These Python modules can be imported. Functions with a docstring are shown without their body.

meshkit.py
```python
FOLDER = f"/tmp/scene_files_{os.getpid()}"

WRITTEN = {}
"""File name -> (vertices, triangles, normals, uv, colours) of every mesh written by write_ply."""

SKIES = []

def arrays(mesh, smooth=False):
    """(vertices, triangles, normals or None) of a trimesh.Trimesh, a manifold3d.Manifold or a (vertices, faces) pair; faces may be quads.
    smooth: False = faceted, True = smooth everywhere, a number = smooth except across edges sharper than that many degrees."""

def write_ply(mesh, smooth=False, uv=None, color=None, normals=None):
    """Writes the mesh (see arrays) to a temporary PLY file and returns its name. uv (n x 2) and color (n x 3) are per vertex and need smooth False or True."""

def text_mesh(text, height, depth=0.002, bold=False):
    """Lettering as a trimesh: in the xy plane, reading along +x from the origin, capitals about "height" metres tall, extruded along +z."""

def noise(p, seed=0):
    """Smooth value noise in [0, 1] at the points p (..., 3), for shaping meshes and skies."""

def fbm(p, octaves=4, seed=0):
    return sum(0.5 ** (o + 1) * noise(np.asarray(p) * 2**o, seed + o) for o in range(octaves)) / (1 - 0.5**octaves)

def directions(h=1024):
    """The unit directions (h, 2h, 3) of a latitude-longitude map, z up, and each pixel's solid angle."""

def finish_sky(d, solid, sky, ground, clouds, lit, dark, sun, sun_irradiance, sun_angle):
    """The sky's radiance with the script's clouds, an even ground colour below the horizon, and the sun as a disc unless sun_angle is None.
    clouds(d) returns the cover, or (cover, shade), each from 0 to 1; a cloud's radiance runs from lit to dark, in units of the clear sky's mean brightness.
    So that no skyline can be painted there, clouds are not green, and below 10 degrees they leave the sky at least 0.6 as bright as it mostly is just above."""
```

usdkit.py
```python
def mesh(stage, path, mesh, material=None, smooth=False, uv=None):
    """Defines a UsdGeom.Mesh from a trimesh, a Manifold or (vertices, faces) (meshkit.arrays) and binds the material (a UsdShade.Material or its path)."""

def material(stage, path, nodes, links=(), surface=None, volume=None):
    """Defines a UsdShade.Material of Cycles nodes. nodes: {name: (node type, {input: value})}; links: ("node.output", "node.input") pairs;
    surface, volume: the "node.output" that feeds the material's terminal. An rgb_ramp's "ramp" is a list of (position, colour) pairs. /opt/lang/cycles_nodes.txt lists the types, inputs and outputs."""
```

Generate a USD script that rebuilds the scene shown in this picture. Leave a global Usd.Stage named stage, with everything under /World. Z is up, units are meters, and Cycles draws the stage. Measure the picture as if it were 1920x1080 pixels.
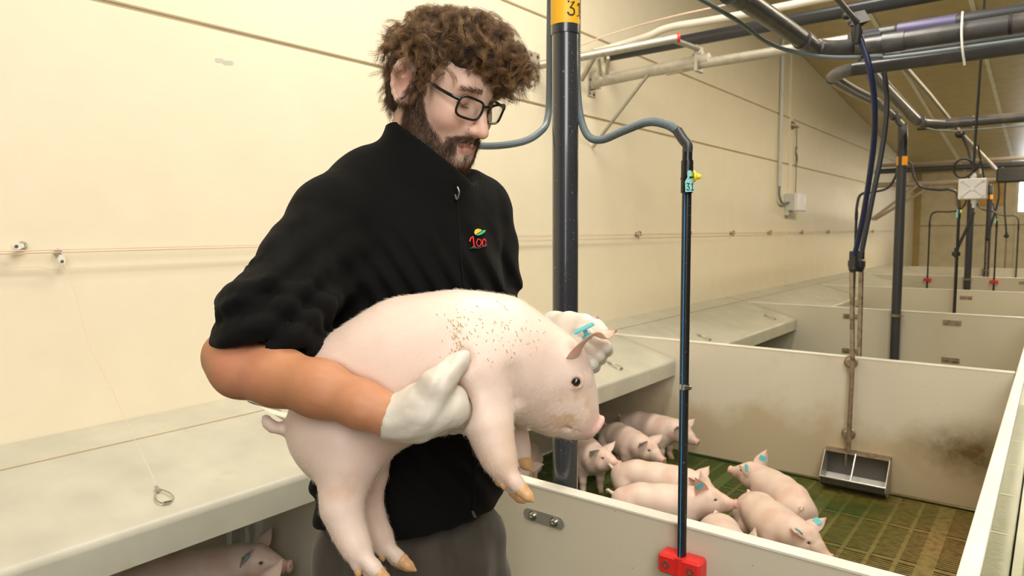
import math, numpy as np, trimesh, usdkit, meshkit, manifold3d as mf
from pxr import Usd, UsdGeom, UsdLux, UsdShade, Gf, Sdf, Vt
from scipy.spatial import cKDTree

stage = Usd.Stage.CreateInMemory()
UsdGeom.SetStageUpAxis(stage, 'Z'); UsdGeom.SetStageMetersPerUnit(stage, 1.0)
W = UsdGeom.Xform.Define(stage, '/World'); stage.SetDefaultPrim(W.GetPrim())
UsdGeom.Scope.Define(stage, '/World/Looks')
_T = Sdf.ValueTypeNames

# ---------------------------------------------------------------- camera, light, exposure
F = 1307.0                                            # focal length in pixels of the 1920-wide frame
_Y = np.array([1025., 111., F]); _Y /= np.linalg.norm(_Y)         # the room's long axis seen from the camera
_X = np.array([1680., -95., -F]); _X -= _X @ _Y * _Y; _X /= np.linalg.norm(_X)
_Z = np.cross(_X, _Y); _Z = _Z if _Z[1] > 0 else -_Z
R = np.stack([_X, _Y, _Z])                            # (right, up, forward) -> world
EYE = np.array([0., 0., 1.42])
cam = UsdGeom.Camera.Define(stage, '/World/camera')
m4 = np.eye(4); m4[0, :3] = R[:, 0]; m4[1, :3] = R[:, 1]; m4[2, :3] = -R[:, 2]; m4[3, :3] = EYE
cam.AddTransformOp().Set(Gf.Matrix4d(m4.tolist()))
cam.CreateFocalLengthAttr(24.0); cam.CreateHorizontalApertureAttr(24.0 * 1920 / F)
cam.CreateFStopAttr(8.5); cam.CreateFocusDistanceAttr(1.12); cam.CreateClippingRangeAttr(Gf.Vec2f(0.05, 200))
cam.CreateExposureAttr(0.34)

def area_light(name, pos, target, w, h, power, color):
    l = UsdLux.RectLight.Define(stage, '/World/' + name)
    l.CreateWidthAttr(w); l.CreateHeightAttr(h); l.CreateIntensityAttr(power); l.CreateColorAttr(Gf.Vec3f(*color))
    d = np.array(target, float) - np.array(pos, float); d /= np.linalg.norm(d)
    up = np.array([0, 0, 1.]) if abs(d[2]) < .95 else np.array([0, 1., 0])
    r = np.cross(d, up); r /= np.linalg.norm(r); u = np.cross(r, d)
    m = np.eye(4); m[0, :3] = r; m[1, :3] = u; m[2, :3] = -d; m[3, :3] = pos
    l.AddTransformOp().Set(Gf.Matrix4d(m.tolist()))
    return l
# the photographer's flash thrown at the ceiling over the aisle, and the barn's strip lamps
area_light('bounced_flash', (1.0, 0.45, 4.1), (-0.6, 1.0, 0.9), 1.8, 1.8, 7.5, (1.0, .94, .84))
area_light('bounced_flash_low', (1.5, -1.4, 2.9), (-0.7, 1.0, 1.3), 1.6, 1.6, 7.5, (1.0, .95, .88))
area_light('door_daylight', (2.75, -3.9, 1.55), (-1.06, 1.6, 1.4), .45, 2.3, 9.0, (1.0, .98, .94))
area_light('strip_lamp', (-1.1, 2.5, 4.05), (-1.1, 2.5, 0), .5, 2.6, 20.0, (1.0, .93, .80))
area_light('strip_lamp_middle', (.2, 7.0, 3.6), (.2, 7.0, 0), .35, 4.0, 22.0, (1.0, .86, .62))
area_light('strip_lamp_far', (.2, 13.5, 3.0), (.2, 13.5, 0), .35, 4.5, 32.0, (1.0, .88, .66))
dome = UsdLux.DomeLight.Define(stage, '/World/daylight'); dome.CreateIntensityAttr(2.5); dome.CreateColorAttr(Gf.Vec3f(.95, .98, 1.0))

# ---------------------------------------------------------------- helpers
def ray(px, py): return R @ np.array([px - 960., 540. - py, F])
def onx(px, py, x): d = ray(px, py); return EYE + d * (x / d[0])
def ony(px, py, y): d = ray(px, py); return EYE + d * (y / d[1])
def onz(px, py, z): d = ray(px, py); return EYE + d * ((z - EYE[2]) / d[2])
def to_world(v): return EYE + np.asarray(v) @ R.T     # camera-frame metres (right, up, forward) -> world
def cf(px, py, d): return np.array([(px - 960.) * d / F, (540. - py) * d / F, d])   # a point d metres ahead
def at(px, py, d): return to_world(cf(px, py, d))

MAT, LOC, USED = {}, {}, {}
def numbered(parent, name):
    k = USED.get((parent, name), 0); USED[(parent, name)] = k + 1
    return name if k == 0 else f'{name}_{k:03d}'
def setcd(p, label=None, cat=None, group=None, kind=None):
    for k, v in (('label', label), ('category', cat), ('group', group), ('kind', kind)):
        if v: p.SetCustomDataByKey(k, v)
def thing(name, label=None, cat=None, loc=(0, 0, 0), group=None, kind=None):
    path = '/World/' + numbered('', name)
    x = UsdGeom.Xform.Define(stage, path); x.AddTranslateOp().Set(Gf.Vec3d(*map(float, loc)))
    setcd(x.GetPrim(), label, cat, group, kind); LOC[path] = np.array(loc, float)
    return path
def part(name, mesh, mat, parent, smooth=35, label=None, kind=None, tint=None):
    """One mesh (given in world metres) as a child of the prim path parent."""
    path = parent + '/' + numbered(parent, name); base = LOC[parent]; LOC[path] = base
    if hasattr(mesh, 'to_mesh'):
        mm = mesh.to_mesh(); v, f = np.array(mm.vert_properties[:, :3], float), np.array(mm.tri_verts)
    elif isinstance(mesh, tuple): v, f = np.asarray(mesh[0], float), np.asarray(mesh[1])
    else: v, f = np.array(mesh.vertices), np.array(mesh.faces)
    g = usdkit.mesh(stage, path, (v - base, f), MAT[mat], smooth=True if tint is not None else smooth)
    if tint is not None:
        UsdGeom.PrimvarsAPI(g).CreatePrimvar('tint', _T.Color3fArray, 'vertex').Set(Vt.Vec3fArray.FromNumpy(np.asarray(tint, np.float32)))
    setcd(g.GetPrim(), label, kind=kind)
    return path
def single(name, mesh, mat, label, cat, loc=None, smooth=35, group=None, kind=None):
    """A thing that is one mesh."""
    path = '/World/' + numbered('', name)
    if hasattr(mesh, 'to_mesh'):
        mm = mesh.to_mesh(); v, f = np.array(mm.vert_properties[:, :3], float), np.array(mm.tri_verts)
    elif isinstance(mesh, tuple): v, f = np.asarray(mesh[0], float), np.asarray(mesh[1])
    else: v, f = np.array(mesh.vertices), np.array(mesh.faces)
    loc = v.min(0) * [0, 0, 1] + v.mean(0) * [1, 1, 0] if loc is None else np.array(loc, float)
    g = usdkit.mesh(stage, path, (v - loc, f), MAT[mat], smooth=smooth); g.AddTranslateOp().Set(Gf.Vec3d(*map(float, loc)))
    setcd(g.GetPrim(), label, cat, group, kind); LOC[path] = loc
    return path
def curves(name, strands, widths, mat, parent, label=None, kind=None):
    path = parent + '/' + numbered(parent, name); base = LOC[parent]
    c = UsdGeom.BasisCurves.Define(stage, path); c.CreateTypeAttr('linear')
    pts = np.concatenate(strands) - base
    c.CreatePointsAttr(Vt.Vec3fArray.FromNumpy(pts.astype(np.float32)))
    c.CreateCurveVertexCountsAttr(Vt.IntArray.FromNumpy(np.array([len(s) for s in strands], np.int32)))
    c.CreateWidthsAttr(Vt.FloatArray.FromNumpy(np.asarray(widths, np.float32))); c.SetWidthsInterpolation('vertex')
    UsdShade.MaterialBindingAPI.Apply(c.GetPrim()).Bind(MAT[mat]); setcd(c.GetPrim(), label, kind=kind)
    return path

cat_ = trimesh.util.concatenate
def box(x0, x1, y0, y1, z0, z1, b=.003):
    if b <= 0: return trimesh.creation.box(bounds=[[x0, y0, z0], [x1, y1, z1]])
    P = []
    for sx, X in ((1, x0), (-1, x1)):
        for sy, Yv in ((1, y0), (-1, y1)):
            for sz, Zv in ((1, z0), (-1, z1)):
                P += [(X, Yv + sy * b, Zv + sz * b), (X + sx * b, Yv, Zv + sz * b), (X + sx * b, Yv + sy * b, Zv)]
    return hull(P)
def hull(P):
    m = mf.Manifold.hull_points(np.asarray(P, float)).to_mesh()
    return trimesh.Trimesh(np.array(m.vert_properties[:, :3]), np.array(m.tri_verts), process=False)
def spline(P, n=8):
    P = np.asarray(P, float)
    if len(P) < 3: return P
    Q = np.vstack([2 * P[0] - P[1], P, 2 * P[-1] - P[-2]]); t = np.linspace(0, 1, n, endpoint=False)[:, None]; out = []
    for i in range(len(P) - 1):
        a, b, c, d = Q[i:i + 4]
        out.append(.5 * (2 * b + (c - a) * t + (2 * a - 5 * b + 4 * c - d) * t ** 2 + (3 * b - a - 3 * c + d) * t ** 3))
    return np.vstack(out + [P[-1:]])
def tube(P, r, n=12, smooth=0, closed=False):
    """A round tube along P; r a number or one per point."""
    P = np.asarray(P, float); r = np.broadcast_to(np.asarray(r, float), (len(P),))
    if smooth:
        i = np.linspace(0, len(P) - 1, (len(P) - 1) * smooth + 1); r = np.interp(i, np.arange(len(P)), r); P = spline(P, smooth)
    m = len(P)
    T = np.gradient(P, axis=0) if not closed else np.roll(P, -1, 0) - np.roll(P, 1, 0)
    T /= np.linalg.norm(T, axis=1, keepdims=True) + 1e-12
    u = np.cross(T[0], [0, 0, 1.]);  u = np.cross(T[0], [0, 1., 0]) if np.linalg.norm(u) < .1 else u
    u /= np.linalg.norm(u); ang = np.linspace(0, 2 * np.pi, n, endpoint=False); V = []
    for k in range(m):
        u = u - u @ T[k] * T[k]; u /= np.linalg.norm(u); w = np.cross(T[k], u)
        V.append(P[k] + r[k] * (np.cos(ang)[:, None] * u + np.sin(ang)[:, None] * w))
    V = np.vstack(V); K = m if closed else m - 1
    a = (np.arange(K)[:, None] * n + np.arange(n)).ravel(); b = (np.arange(K)[:, None] * n + (np.arange(n) + 1) % n).ravel()
    a2, b2 = (a + n) % (m * n), (b + n) % (m * n)
    Fc = np.vstack([np.stack([a, b, b2], 1), np.stack([a, b2, a2], 1)])
    if not closed:
        V = np.vstack([V, P[0], P[-1]]); i = np.arange(n); j = (i + 1) % n; e = (m - 1) * n
        Fc = np.vstack([Fc, np.stack([j, i, np.full(n, m * n)], 1), np.stack([e + i, e + j, np.full(n, m * n + 1)], 1)])
    return trimesh.Trimesh(V, Fc, process=False)
def rod(a, b, r, n=14): return tube([a, b], r, n)
def lathe(o, axis, prof, n=20):
    """prof: (along, radius) pairs from o along axis; closed with the axis at both ends."""
    o, ax = np.asarray(o, float), np.asarray(axis, float) / np.linalg.norm(axis)
    u = np.cross(ax, [0, 0, 1.]); u = np.array([1., 0, 0]) if np.linalg.norm(u) < .1 else u / np.linalg.norm(u)
    w = np.cross(ax, u); ang = np.linspace(0, 2 * np.pi, n, endpoint=False); m = len(prof)
    V = np.vstack([o + ax * h + max(r, 1e-5) * (np.cos(ang)[:, None] * u + np.sin(ang)[:, None] * w) for h, r in prof])
    a = (np.arange(m - 1)[:, None] * n + np.arange(n)).ravel(); b = (np.arange(m - 1)[:, None] * n + (np.arange(n) + 1) % n).ravel()
    Fc = np.vstack([np.stack([a, b, b + n], 1), np.stack([a, b + n, a + n], 1)])
    V = np.vstack([V, o + ax * prof[0][0], o + ax * prof[-1][0]]); i = np.arange(n); j = (i + 1) % n; e = (m - 1) * n
    Fc = np.vstack([Fc, np.stack([j, i, np.full(n, m * n)], 1), np.stack([e + i, e + j, np.full(n, m * n + 1)], 1)])
    return trimesh.Trimesh(V, Fc, process=False)
def prism(poly, y0, y1, axis=1):
    """A polygon in (x, z) swept from y0 to y1."""
    from shapely.geometry import Polygon
    t = trimesh.creation.extrude_polygon(Polygon(poly), y1 - y0); v = np.array(t.vertices)
    return trimesh.Trimesh(np.stack([v[:, 0], y0 + v[:, 2], v[:, 1]], 1), np.array(t.faces)[:, ::-1], process=False)
def text_on(text, h, o, right, up, depth=.001, squeeze=1.0):
    """Lettering standing at o, reading along right."""
    t = meshkit.text_mesh(text, h, depth); v = np.array(t.vertices); r, u = np.asarray(right, float), np.asarray(up, float)
    n = np.cross(r, u); return trimesh.Trimesh(np.asarray(o) + v[:, :1] * squeeze * r + v[:, 1:2] * u + v[:, 2:3] * n, np.array(t.faces), process=False)

# ---------------------------------------------------------------- materials
def mat(name, nodes, links=(), surface='p.BSDF'):
    MAT[name] = usdkit.material(stage, '/World/Looks/' + name, nodes, links, surface=surface)
def plain(name, color, rough=.5, metal=0., bump=0., bscale=200., spot=None, var=1., **kw):
    """A principled surface with fine relief, a little tone variation and, if asked for, specks of another colour."""
    n = {'tc': ('texture_coordinate', {}), 'n1': ('noise_texture', {'scale': 6., 'detail': 5.}),
         'r1': ('rgb_ramp', {'ramp': [(.3, tuple(c * (1 - .1 * var) for c in color)), (.7, tuple(min(1, c * (1 + .07 * var)) for c in color))]}),
         'p': ('principled_bsdf', dict(roughness=rough, metallic=metal, **kw))}
    l = [('tc.object', 'n1.vector'), ('n1.fac', 'r1.fac')]; out = 'r1.color'
    if spot:
        sc, lo, hi, col = spot
        n['n2'] = ('noise_texture', {'scale': sc, 'detail': 3.}); n['r2'] = ('rgb_ramp', {'ramp': [(lo, (0, 0, 0)), (hi, (1, 1, 1))]})
        n['mx'] = ('mix_color', {'b': col}); l += [('tc.object', 'n2.vector'), ('n2.fac', 'r2.fac'), ('r2.color', 'mx.fac'), (out, 'mx.a')]; out = 'mx.result'
    l.append((out, 'p.base_color'))
    if bump:
        n['nb'] = ('noise_texture', {'scale': bscale, 'detail': 3.}); n['b'] = ('bump', {'strength': bump, 'distance': .002})
        l += [('tc.object', 'nb.vector'), ('nb.fac', 'b.height'), ('b.normal', 'p.normal')]
    mat(name, n, l)
plain('wall_cream', (.86, .775, .60), .5, bump=.04, bscale=60, var=.25, spot=(1.3, .5, .85, (.84, .745, .565)))
plain('scuff_grey', (.60, .58, .49), .7)
plain('ceiling_cream', (.54, .44, .235), .40)
plain('end_wall_paint', (.78, .68, .48), .55)
plain('joint_dark', (.60, .50, .34), .8)
plain('curtain_brown', (.13, .10, .06), .7)
plain('white_trim', (.82, .80, .72), .4)
plain('ochre_board', (.72, .46, .12), .6)
plain('ochre_trim', (.50, .36, .14), .6)
plain('lid_plastic', (.53, .515, .43), .40, bump=.06, bscale=300, spot=(14, .62, .78, (.50, .47, .37)))
plain('profile_white', (.82, .79, .70), .35)
plain('pvc_grey', (.040, .043, .052), .25, spot=(170, .685, .72, (.30, .28, .25)), coat_weight=.5, coat_roughness=.10)
plain('pvc_far', (.045, .048, .055), .35)
plain('feed_grey', (.075, .074, .078), .32, spot=(9, .5, .8, (.15, .13, .11)))
plain('feed_beige', (.36, .30, .24), .4)
plain('hose_grey', (.16, .20, .22), .45)
plain('hose_black', (.030, .034, .045), .38)
plain('hose_blue', (.013, .022, .075), .4)
plain('pe_black', (.012, .013, .014), .32, spot=(260, .70, .73, (.45, .42, .36)))
plain('pe_stripe', (.03, .22, .50), .35)
plain('band_yellow', (.95, .50, .02), .45)
plain('band_orange', (.95, .38, .02), .5)
plain('ink_black', (.02, .016, .014), .6)
plain('galvanised', (.50, .47, .40), .42, metal=.55, spot=(20, .5, .7, (.40, .37, .30)))
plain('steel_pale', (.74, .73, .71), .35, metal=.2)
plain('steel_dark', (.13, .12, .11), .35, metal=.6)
plain('steel_dull', (.40, .38, .34), .38, metal=.45)
plain('slab_dark', (.10, .11, .05), .6)
plain('steel', (.55, .53, .50), .28, metal=1.0, spot=(12, .5, .75, (.32, .27, .22)))
plain('steel_bright', (.75, .74, .72), .25, metal=1.0)
plain('steel_rusty', (.42, .34, .26), .45, metal=.8, spot=(30, .5, .7, (.22, .13, .06)))
plain('bolt_dark', (.22, .20, .15), .4, metal=.7)
plain('red_plastic', (.72, .025, .022), .38, bump=.04)
plain('red_cap', (.85, .04, .02), .4)
plain('white_pvc', (.74, .70, .60), .35)
plain('box_white', (.80, .76, .74), .4)
plain('box_grey', (.62, .63, .58), .45)
plain('tag_teal', (.10, .52, .58), .42)
plain('tag_pale', (.30, .66, .66), .45)
plain('tag_yellow', (.95, .80, .03), .4)
plain('purple_wrap', (.10, .085, .20), .4)
plain('cord_pink', (.80, .60, .50), .7)
plain('cord_black', (.02, .02, .02), .6)
plain('pit_dark', (.020, .016, .008), .9)
plain('duct_black', (.028, .026, .024), .5)
mat('window_glass', {'t': ('transparent_bsdf', {}), 'g': ('glossy_bsdf', {'roughness': .02}), 'f': ('layer_weight', {'blend': .5}), 'q': ('math', {'math_type': 'power', 'value2': 4.}), 'x': ('mix_closure', {})},
    [('f.facing', 'q.value1'), ('q.value', 'x.fac'), ('t.BSDF', 'x.closure1'), ('g.BSDF', 'x.closure2')], surface='x.closure')
# pen partitions: glossy board, dried dung low down and near the trough (stains of its own shape)
def panel_mat(name, color, stain=None, rough=.3):
    n = {'g': ('geometry', {}), 'n1': ('noise_texture', {'scale': 3., 'detail': 6., 'roughness': .65}), 'n3': ('noise_texture', {'scale': 120., 'detail': 2.}),
         'r3': ('rgb_ramp', {'ramp': [(.745, (0, 0, 0)), (.77, (1, 1, 1))]}), 'm0': ('mix_color', {'a': color, 'b': (.22, .15, .05)}),
         'p': ('principled_bsdf', {'roughness': rough})}
    l = [('g.position', 'n3.vector'), ('n3.fac', 'r3.fac'), ('r3.color', 'm0.fac'), ('g.position', 'n1.vector')]; out = 'm0.result'
    if stain:
        n |= {'sx': ('separate_xyz', {}), 'zl': ('map_range', {'from_min': .44, 'from_max': .08, 'to_min': 0., 'to_max': 1., 'clamp': True}),
              'a0': ('math', {'math_type': 'multiply_add', 'value2': .55}), 'r1': ('rgb_ramp', {'ramp': [(.52, (0, 0, 0)), (.80, (.55, .55, .55))]}),
              'm1': ('mix_color', {'b': (.42, .30, .13)}),
              'mp': ('mapping', {'mapping_type': 'point', 'location': (.50, 0, -1.0), 'scale': (1.75, 0, 3.4)}), 'ln': ('gradient_texture', {'gradient_type': 'quadratic_sphere'}),
              'n2': ('noise_texture', {'scale': 9., 'detail': 6., 'roughness': .7}), 'a1': ('math', {'math_type': 'multiply'}),
              'r2': ('rgb_ramp', {'ramp': [(.04, (0, 0, 0)), (.46, (.95, .95, .95))]}), 'm2': ('mix_color', {'b': (.13, .085, .030)})}
        l += [('g.position', 'sx.vector'), ('sx.z', 'zl.value'), ('zl.result', 'a0.value1'), ('n1.fac', 'a0.value3'), ('a0.value', 'r1.fac'), ('r1.color', 'm1.fac'), (out, 'm1.a'),
              ('g.position', 'mp.vector'), ('mp.vector', 'ln.vector'), ('g.position', 'n2.vector'), ('ln.fac', 'a1.value1'), ('n2.fac', 'a1.value2'), ('a1.value', 'r2.fac'), ('r2.color', 'm2.fac'), ('m1.result', 'm2.a')]
        out = 'm2.result'
    mat(name, n, l + [(out, 'p.base_color')])
panel_mat('partition_gloss', (.60, .57, .47), rough=.08); panel_mat('partition_clean', (.66, .61, .50)); panel_mat('partition_dirty', (.66, .61, .50), stain=True)
# slatted floor: green plastic, browner and yellower where it is worn and dunged
mat('slat_green', {'g': ('geometry', {}), 'n1': ('noise_texture', {'scale': 1.9, 'detail': 5., 'roughness': .6}), 'n2': ('noise_texture', {'scale': 30., 'detail': 5.}),
    'sx': ('separate_xyz', {}), 'mr': ('map_range', {'from_min': -1.5, 'from_max': -.25, 'to_min': -.22, 'to_max': .28, 'clamp': True}), 'ad': ('math', {'math_type': 'add'}),
    'r1': ('rgb_ramp', {'ramp': [(.38, (.042, .10, .017)), (.60, (.185, .17, .038)), (.85, (.27, .18, .06))]}), 'r2': ('rgb_ramp', {'ramp': [(.44, (0, 0, 0)), (.64, (.75, .75, .75))]}),
    'm': ('mix_color', {'b': (.13, .075, .022)}), 'p': ('principled_bsdf', {'roughness': .38})},
    [('g.position', 'n1.vector'), ('g.position', 'n2.vector'), ('g.position', 'sx.vector'), ('sx.x', 'mr.value'), ('mr.result', 'ad.value1'), ('n1.fac', 'ad.value2'),
     ('ad.value', 'r1.fac'), ('n2.fac', 'r2.fac'), ('r2.color', 'm.fac'), ('r1.color', 'm.a'), ('m.result', 'p.base_color')])
mat('slat_aisle', {'g': ('geometry', {}), 'n1': ('noise_texture', {'scale': 4., 'detail': 4.}), 'r1': ('rgb_ramp', {'ramp': [(.3, (.34, .38, .17)), (.7, (.44, .45, .22))]}), 'p': ('principled_bsdf', {'roughness': .35})},
    [('g.position', 'n1.vector'), ('n1.fac', 'r1.fac'), ('r1.color', 'p.base_color')])
# ================================================================ the building
XW, YE, XR, YB = -2.6, 18.2, 5.2, -4.0
def zroof(y): return 3.607 + (8.872 - y) * .0995
YS = [1.51, 4.12, 6.75, 9.45, 12.2, 15.0]             # pen partitions across the room
def quad(P): return (np.array(P, float), np.array([[0, 1, 2], [0, 2, 3]]))

wl = thing('wall_left', 'long cream wall of large panels with recessed joints above the grey covers', 'wall', kind='structure')
part('joint_backing', trimesh.creation.box(bounds=[[XW - .2, YB, -.3], [XW - .012, YE, 5.2]]), 'joint_dark', wl)
ys = [YB, 8.72, YE]; g = .005
for i in range(2):
    for lo, hi in ((-.05, 2.205), (2.22, 2.755), (2.768, None)):
        y0, y1 = ys[i] + g, ys[i + 1] - g
        if hi is None: y1 = min(y1, 8.872 + (3.607 - lo - .025) / .0995)
        za, zb = (hi, hi) if hi else (zroof(y0) - .002, zroof(y1) - .002)
        P = []
        for y, z in ((y0, lo), (y1, lo), (y1, zb), (y0, za)):
            sy, sz = (1 if y == y0 else -1), (1 if z == lo else -1)
            P += [(XW - .03, y, z), (XW - .004, y, z), (XW, y + sy * .004, z + sz * .004)]
        part('panel', hull(P), 'wall_cream', wl)
single('trim_1', box(XW, XW + .012, 8.74, 8.86, .8, zroof(8.9) - .02, .003), 'wall_cream', 'flat cream cover strip up the wall joint behind the white wall box', 'trim', kind='structure')
we = thing('wall_end', 'tan end wall with window and yellow board far down the room', 'wall', kind='structure')
zt = zroof(YE)
wx0, wx1, wz0, wz1 = -.74, .45, 1.74, 2.50
for i, (x0, x1, z0, z1, *_) in enumerate([(XW, wx0, -.05, 1.50), (XW, wx0, 1.512, zt), (wx0, wx1, -.05, 1.50), (wx0, wx1, 1.512, wz0), (wx0, wx1, wz1, zt), (wx1, XR, -.05, 1.50), (wx1, XR, 1.512, zt)]):
    part('panel', box(x0 + .002, x1 - .002, YE, YE + .12, z0, z1, .002), 'end_wall_paint', we)
part('joint_backing', cat_([trimesh.creation.box(bounds=[[XW, YE + .125, -.1], [wx0 - .02, YE + .2, zt + .1]]), trimesh.creation.box(bounds=[[wx1 + .02, YE + .125, -.1], [XR, YE + .2, zt + .1]]), trimesh.creation.box(bounds=[[wx0 - .02, YE + .125, -.1], [wx1 + .02, YE + .2, wz0 - .03]]), trimesh.creation.box(bounds=[[wx0 - .02, YE + .125, wz1 + .03], [wx1 + .02, YE + .2, zt + .1]])]), 'joint_dark', we)
single('trim_2', box(XW, XW + .12, YE - .05, YE - .001, -.002, zt, .006), 'ochre_trim', 'brown corner post where the left wall meets the end wall', 'trim', kind='structure')
w1 = thing('window_1', 'bright white window at the right end of the far wall', 'window', (wx0, YE, wz0), kind='structure')
part('frame', cat_([box(wx0, wx0 + .05, YE + .02, YE + .09, wz0, wz1), box(wx1 - .05, wx1, YE + .02, YE + .09, wz0, wz1), box(wx0 + .05, wx1 - .05, YE + .02, YE + .09, wz0, wz0 + .05), box(wx0 + .05, wx1 - .05, YE + .02, YE + .09, wz1 - .05, wz1)]), 'white_trim', w1)
part('pane', box(wx0 + .05, wx1 - .05, YE + .05, YE + .056, wz0 + .05, wz1 - .05, 0), 'window_glass', w1)
single('wall_right', trimesh.creation.box(bounds=[[XR, YB, -.3], [XR + .15, YE, 5.2]]), 'curtain_brown', 'brown wall on the far right side of the room', 'wall', kind='structure', smooth=False)
single('wall_back', trimesh.creation.box(bounds=[[XW, YB - .15, -.3], [XR, YB, 5.2]]), 'curtain_brown', 'brown wall behind the camera', 'wall', kind='structure', smooth=False)
ce = thing('ceiling', 'sloping olive cream panel ceiling falling towards the end wall', 'ceiling', kind='structure')
xs = [XW - .1, -1.655, -.775, .105, .985, 1.865, 2.745, 3.625, 4.505, XR + .1]
for a, b in zip(xs[:-1], xs[1:]):
    P = [(x, y, zroof(y) + dz) for x in (a + .002, b - .002) for y in (YB - .1, YE + .1) for dz in (0, .06)]
    part('panel', hull(P), 'ceiling_cream', ce)
for a in xs[1:-1]:
    P = [(a + dx, y, zroof(y) + dz) for dx in (-.022, .022) for y in (YB, YE) for dz in (-.012, .002)]
    part('joint_strip', hull(P), 'white_trim', ce)

# ---------------------------------------------------------------- floor: slatted tiles over a dark pit
fl = thing('floor', 'green slatted plastic floor, browned with dung in the pens', 'floor', kind='structure')
part('pit', trimesh.creation.box(bounds=[[XW, YB, -.50], [XR, YE, -.40]]), 'pit_dark', fl)
def slat_tile(x0, x1, y0, y1, pitch=.0197, wide=.0):
    """One floor tile: ribs along y, slats along x between them, a solid border at its ends."""
    M = []; cols = max(1, round((x1 - x0) / .107)); w = (x1 - x0) / cols
    for k in range(cols + 1):
        hw = .0085 if 0 < k < cols else .017
        cx = x0 + k * w + (.017 if k == 0 else -.017 if k == cols else 0)
        M.append((cx - hw, cx + hw, y0, y1, .0005))
    M += [(x0, x1, y0, y0 + .014, .0), (x0, x1, y1 - .014, y1, .0)]
    n = int((y1 - y0 - .04) / pitch); off = (y1 - y0 - n * pitch) / 2
    for k in range(cols):
        for j in range(n):
            yy = y0 + off + (j + .5) * pitch
            M.append((x0 + k * w + .008, x0 + (k + 1) * w - .008, yy - .0052, yy + .0052, 0.))
    V, Fc = [], []
    base = np.array([[0, 1, 2], [0, 2, 3], [0, 4, 5], [0, 5, 1], [1, 5, 6], [1, 6, 2], [2, 6, 7], [2, 7, 3], [3, 7, 4], [3, 4, 0]])
    for i, (a, b, c, d, t) in enumerate(M):
        V += [(a, c, t), (b, c, t), (b, d, t), (a, d, t), (a + .001, c + .001, -.03), (b - .001, c + .001, -.03), (b - .001, d - .001, -.03), (a + .001, d - .001, -.03)]
        Fc.append(base + 8 * i)
    return np.array(V, float), np.vstack(Fc)[:, ::1]
def tiles(xs_, ys_, m='slat_green'):
    for a, b in zip(xs_[:-1], xs_[1:]):
        for c, d in zip(ys_[:-1], ys_[1:]):
            part('slat_tile', slat_tile(a, b, c, d), m, fl, smooth=False)
px_ = [-2.6, -2.52, -1.985, -1.45, -.915, -.38, -.13]
tiles(px_[1:], [1.53, 2.13, 2.72, 3.30, 3.70, 4.10])
tiles(px_[1:], [.05, .55, 1.05, 1.51]); tiles(px_[3:], [-1.2, -.6, .05])
tiles([-.09, .41, .91], [-.3, .3, .9, 1.5, 2.1, 2.7, 3.3, 3.9, 4.5, 5.1, 5.7, 6.3, 6.9], 'slat_aisle')
for k in range(1, 6):                                  # pens further down: only glimpsed over their partitions
    part('pen_slab', box(XW, -.13, YS[k] + .03, (YS + [YE])[k + 1] - .03, -.06, -.005, 0), 'slat_green', fl)
part('aisle_slab', box(-.09, .91, 6.92, YE, -.06, -.003, 0), 'slat_aisle', fl)
part('pen_slab', box(.93, XR, YB, YE, -.06, -.003, 0), 'slab_dark', fl)
part('pen_slab', box(XW, -1.5, YB, .04, -.06, -.003, 0), 'slat_green', fl)

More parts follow.
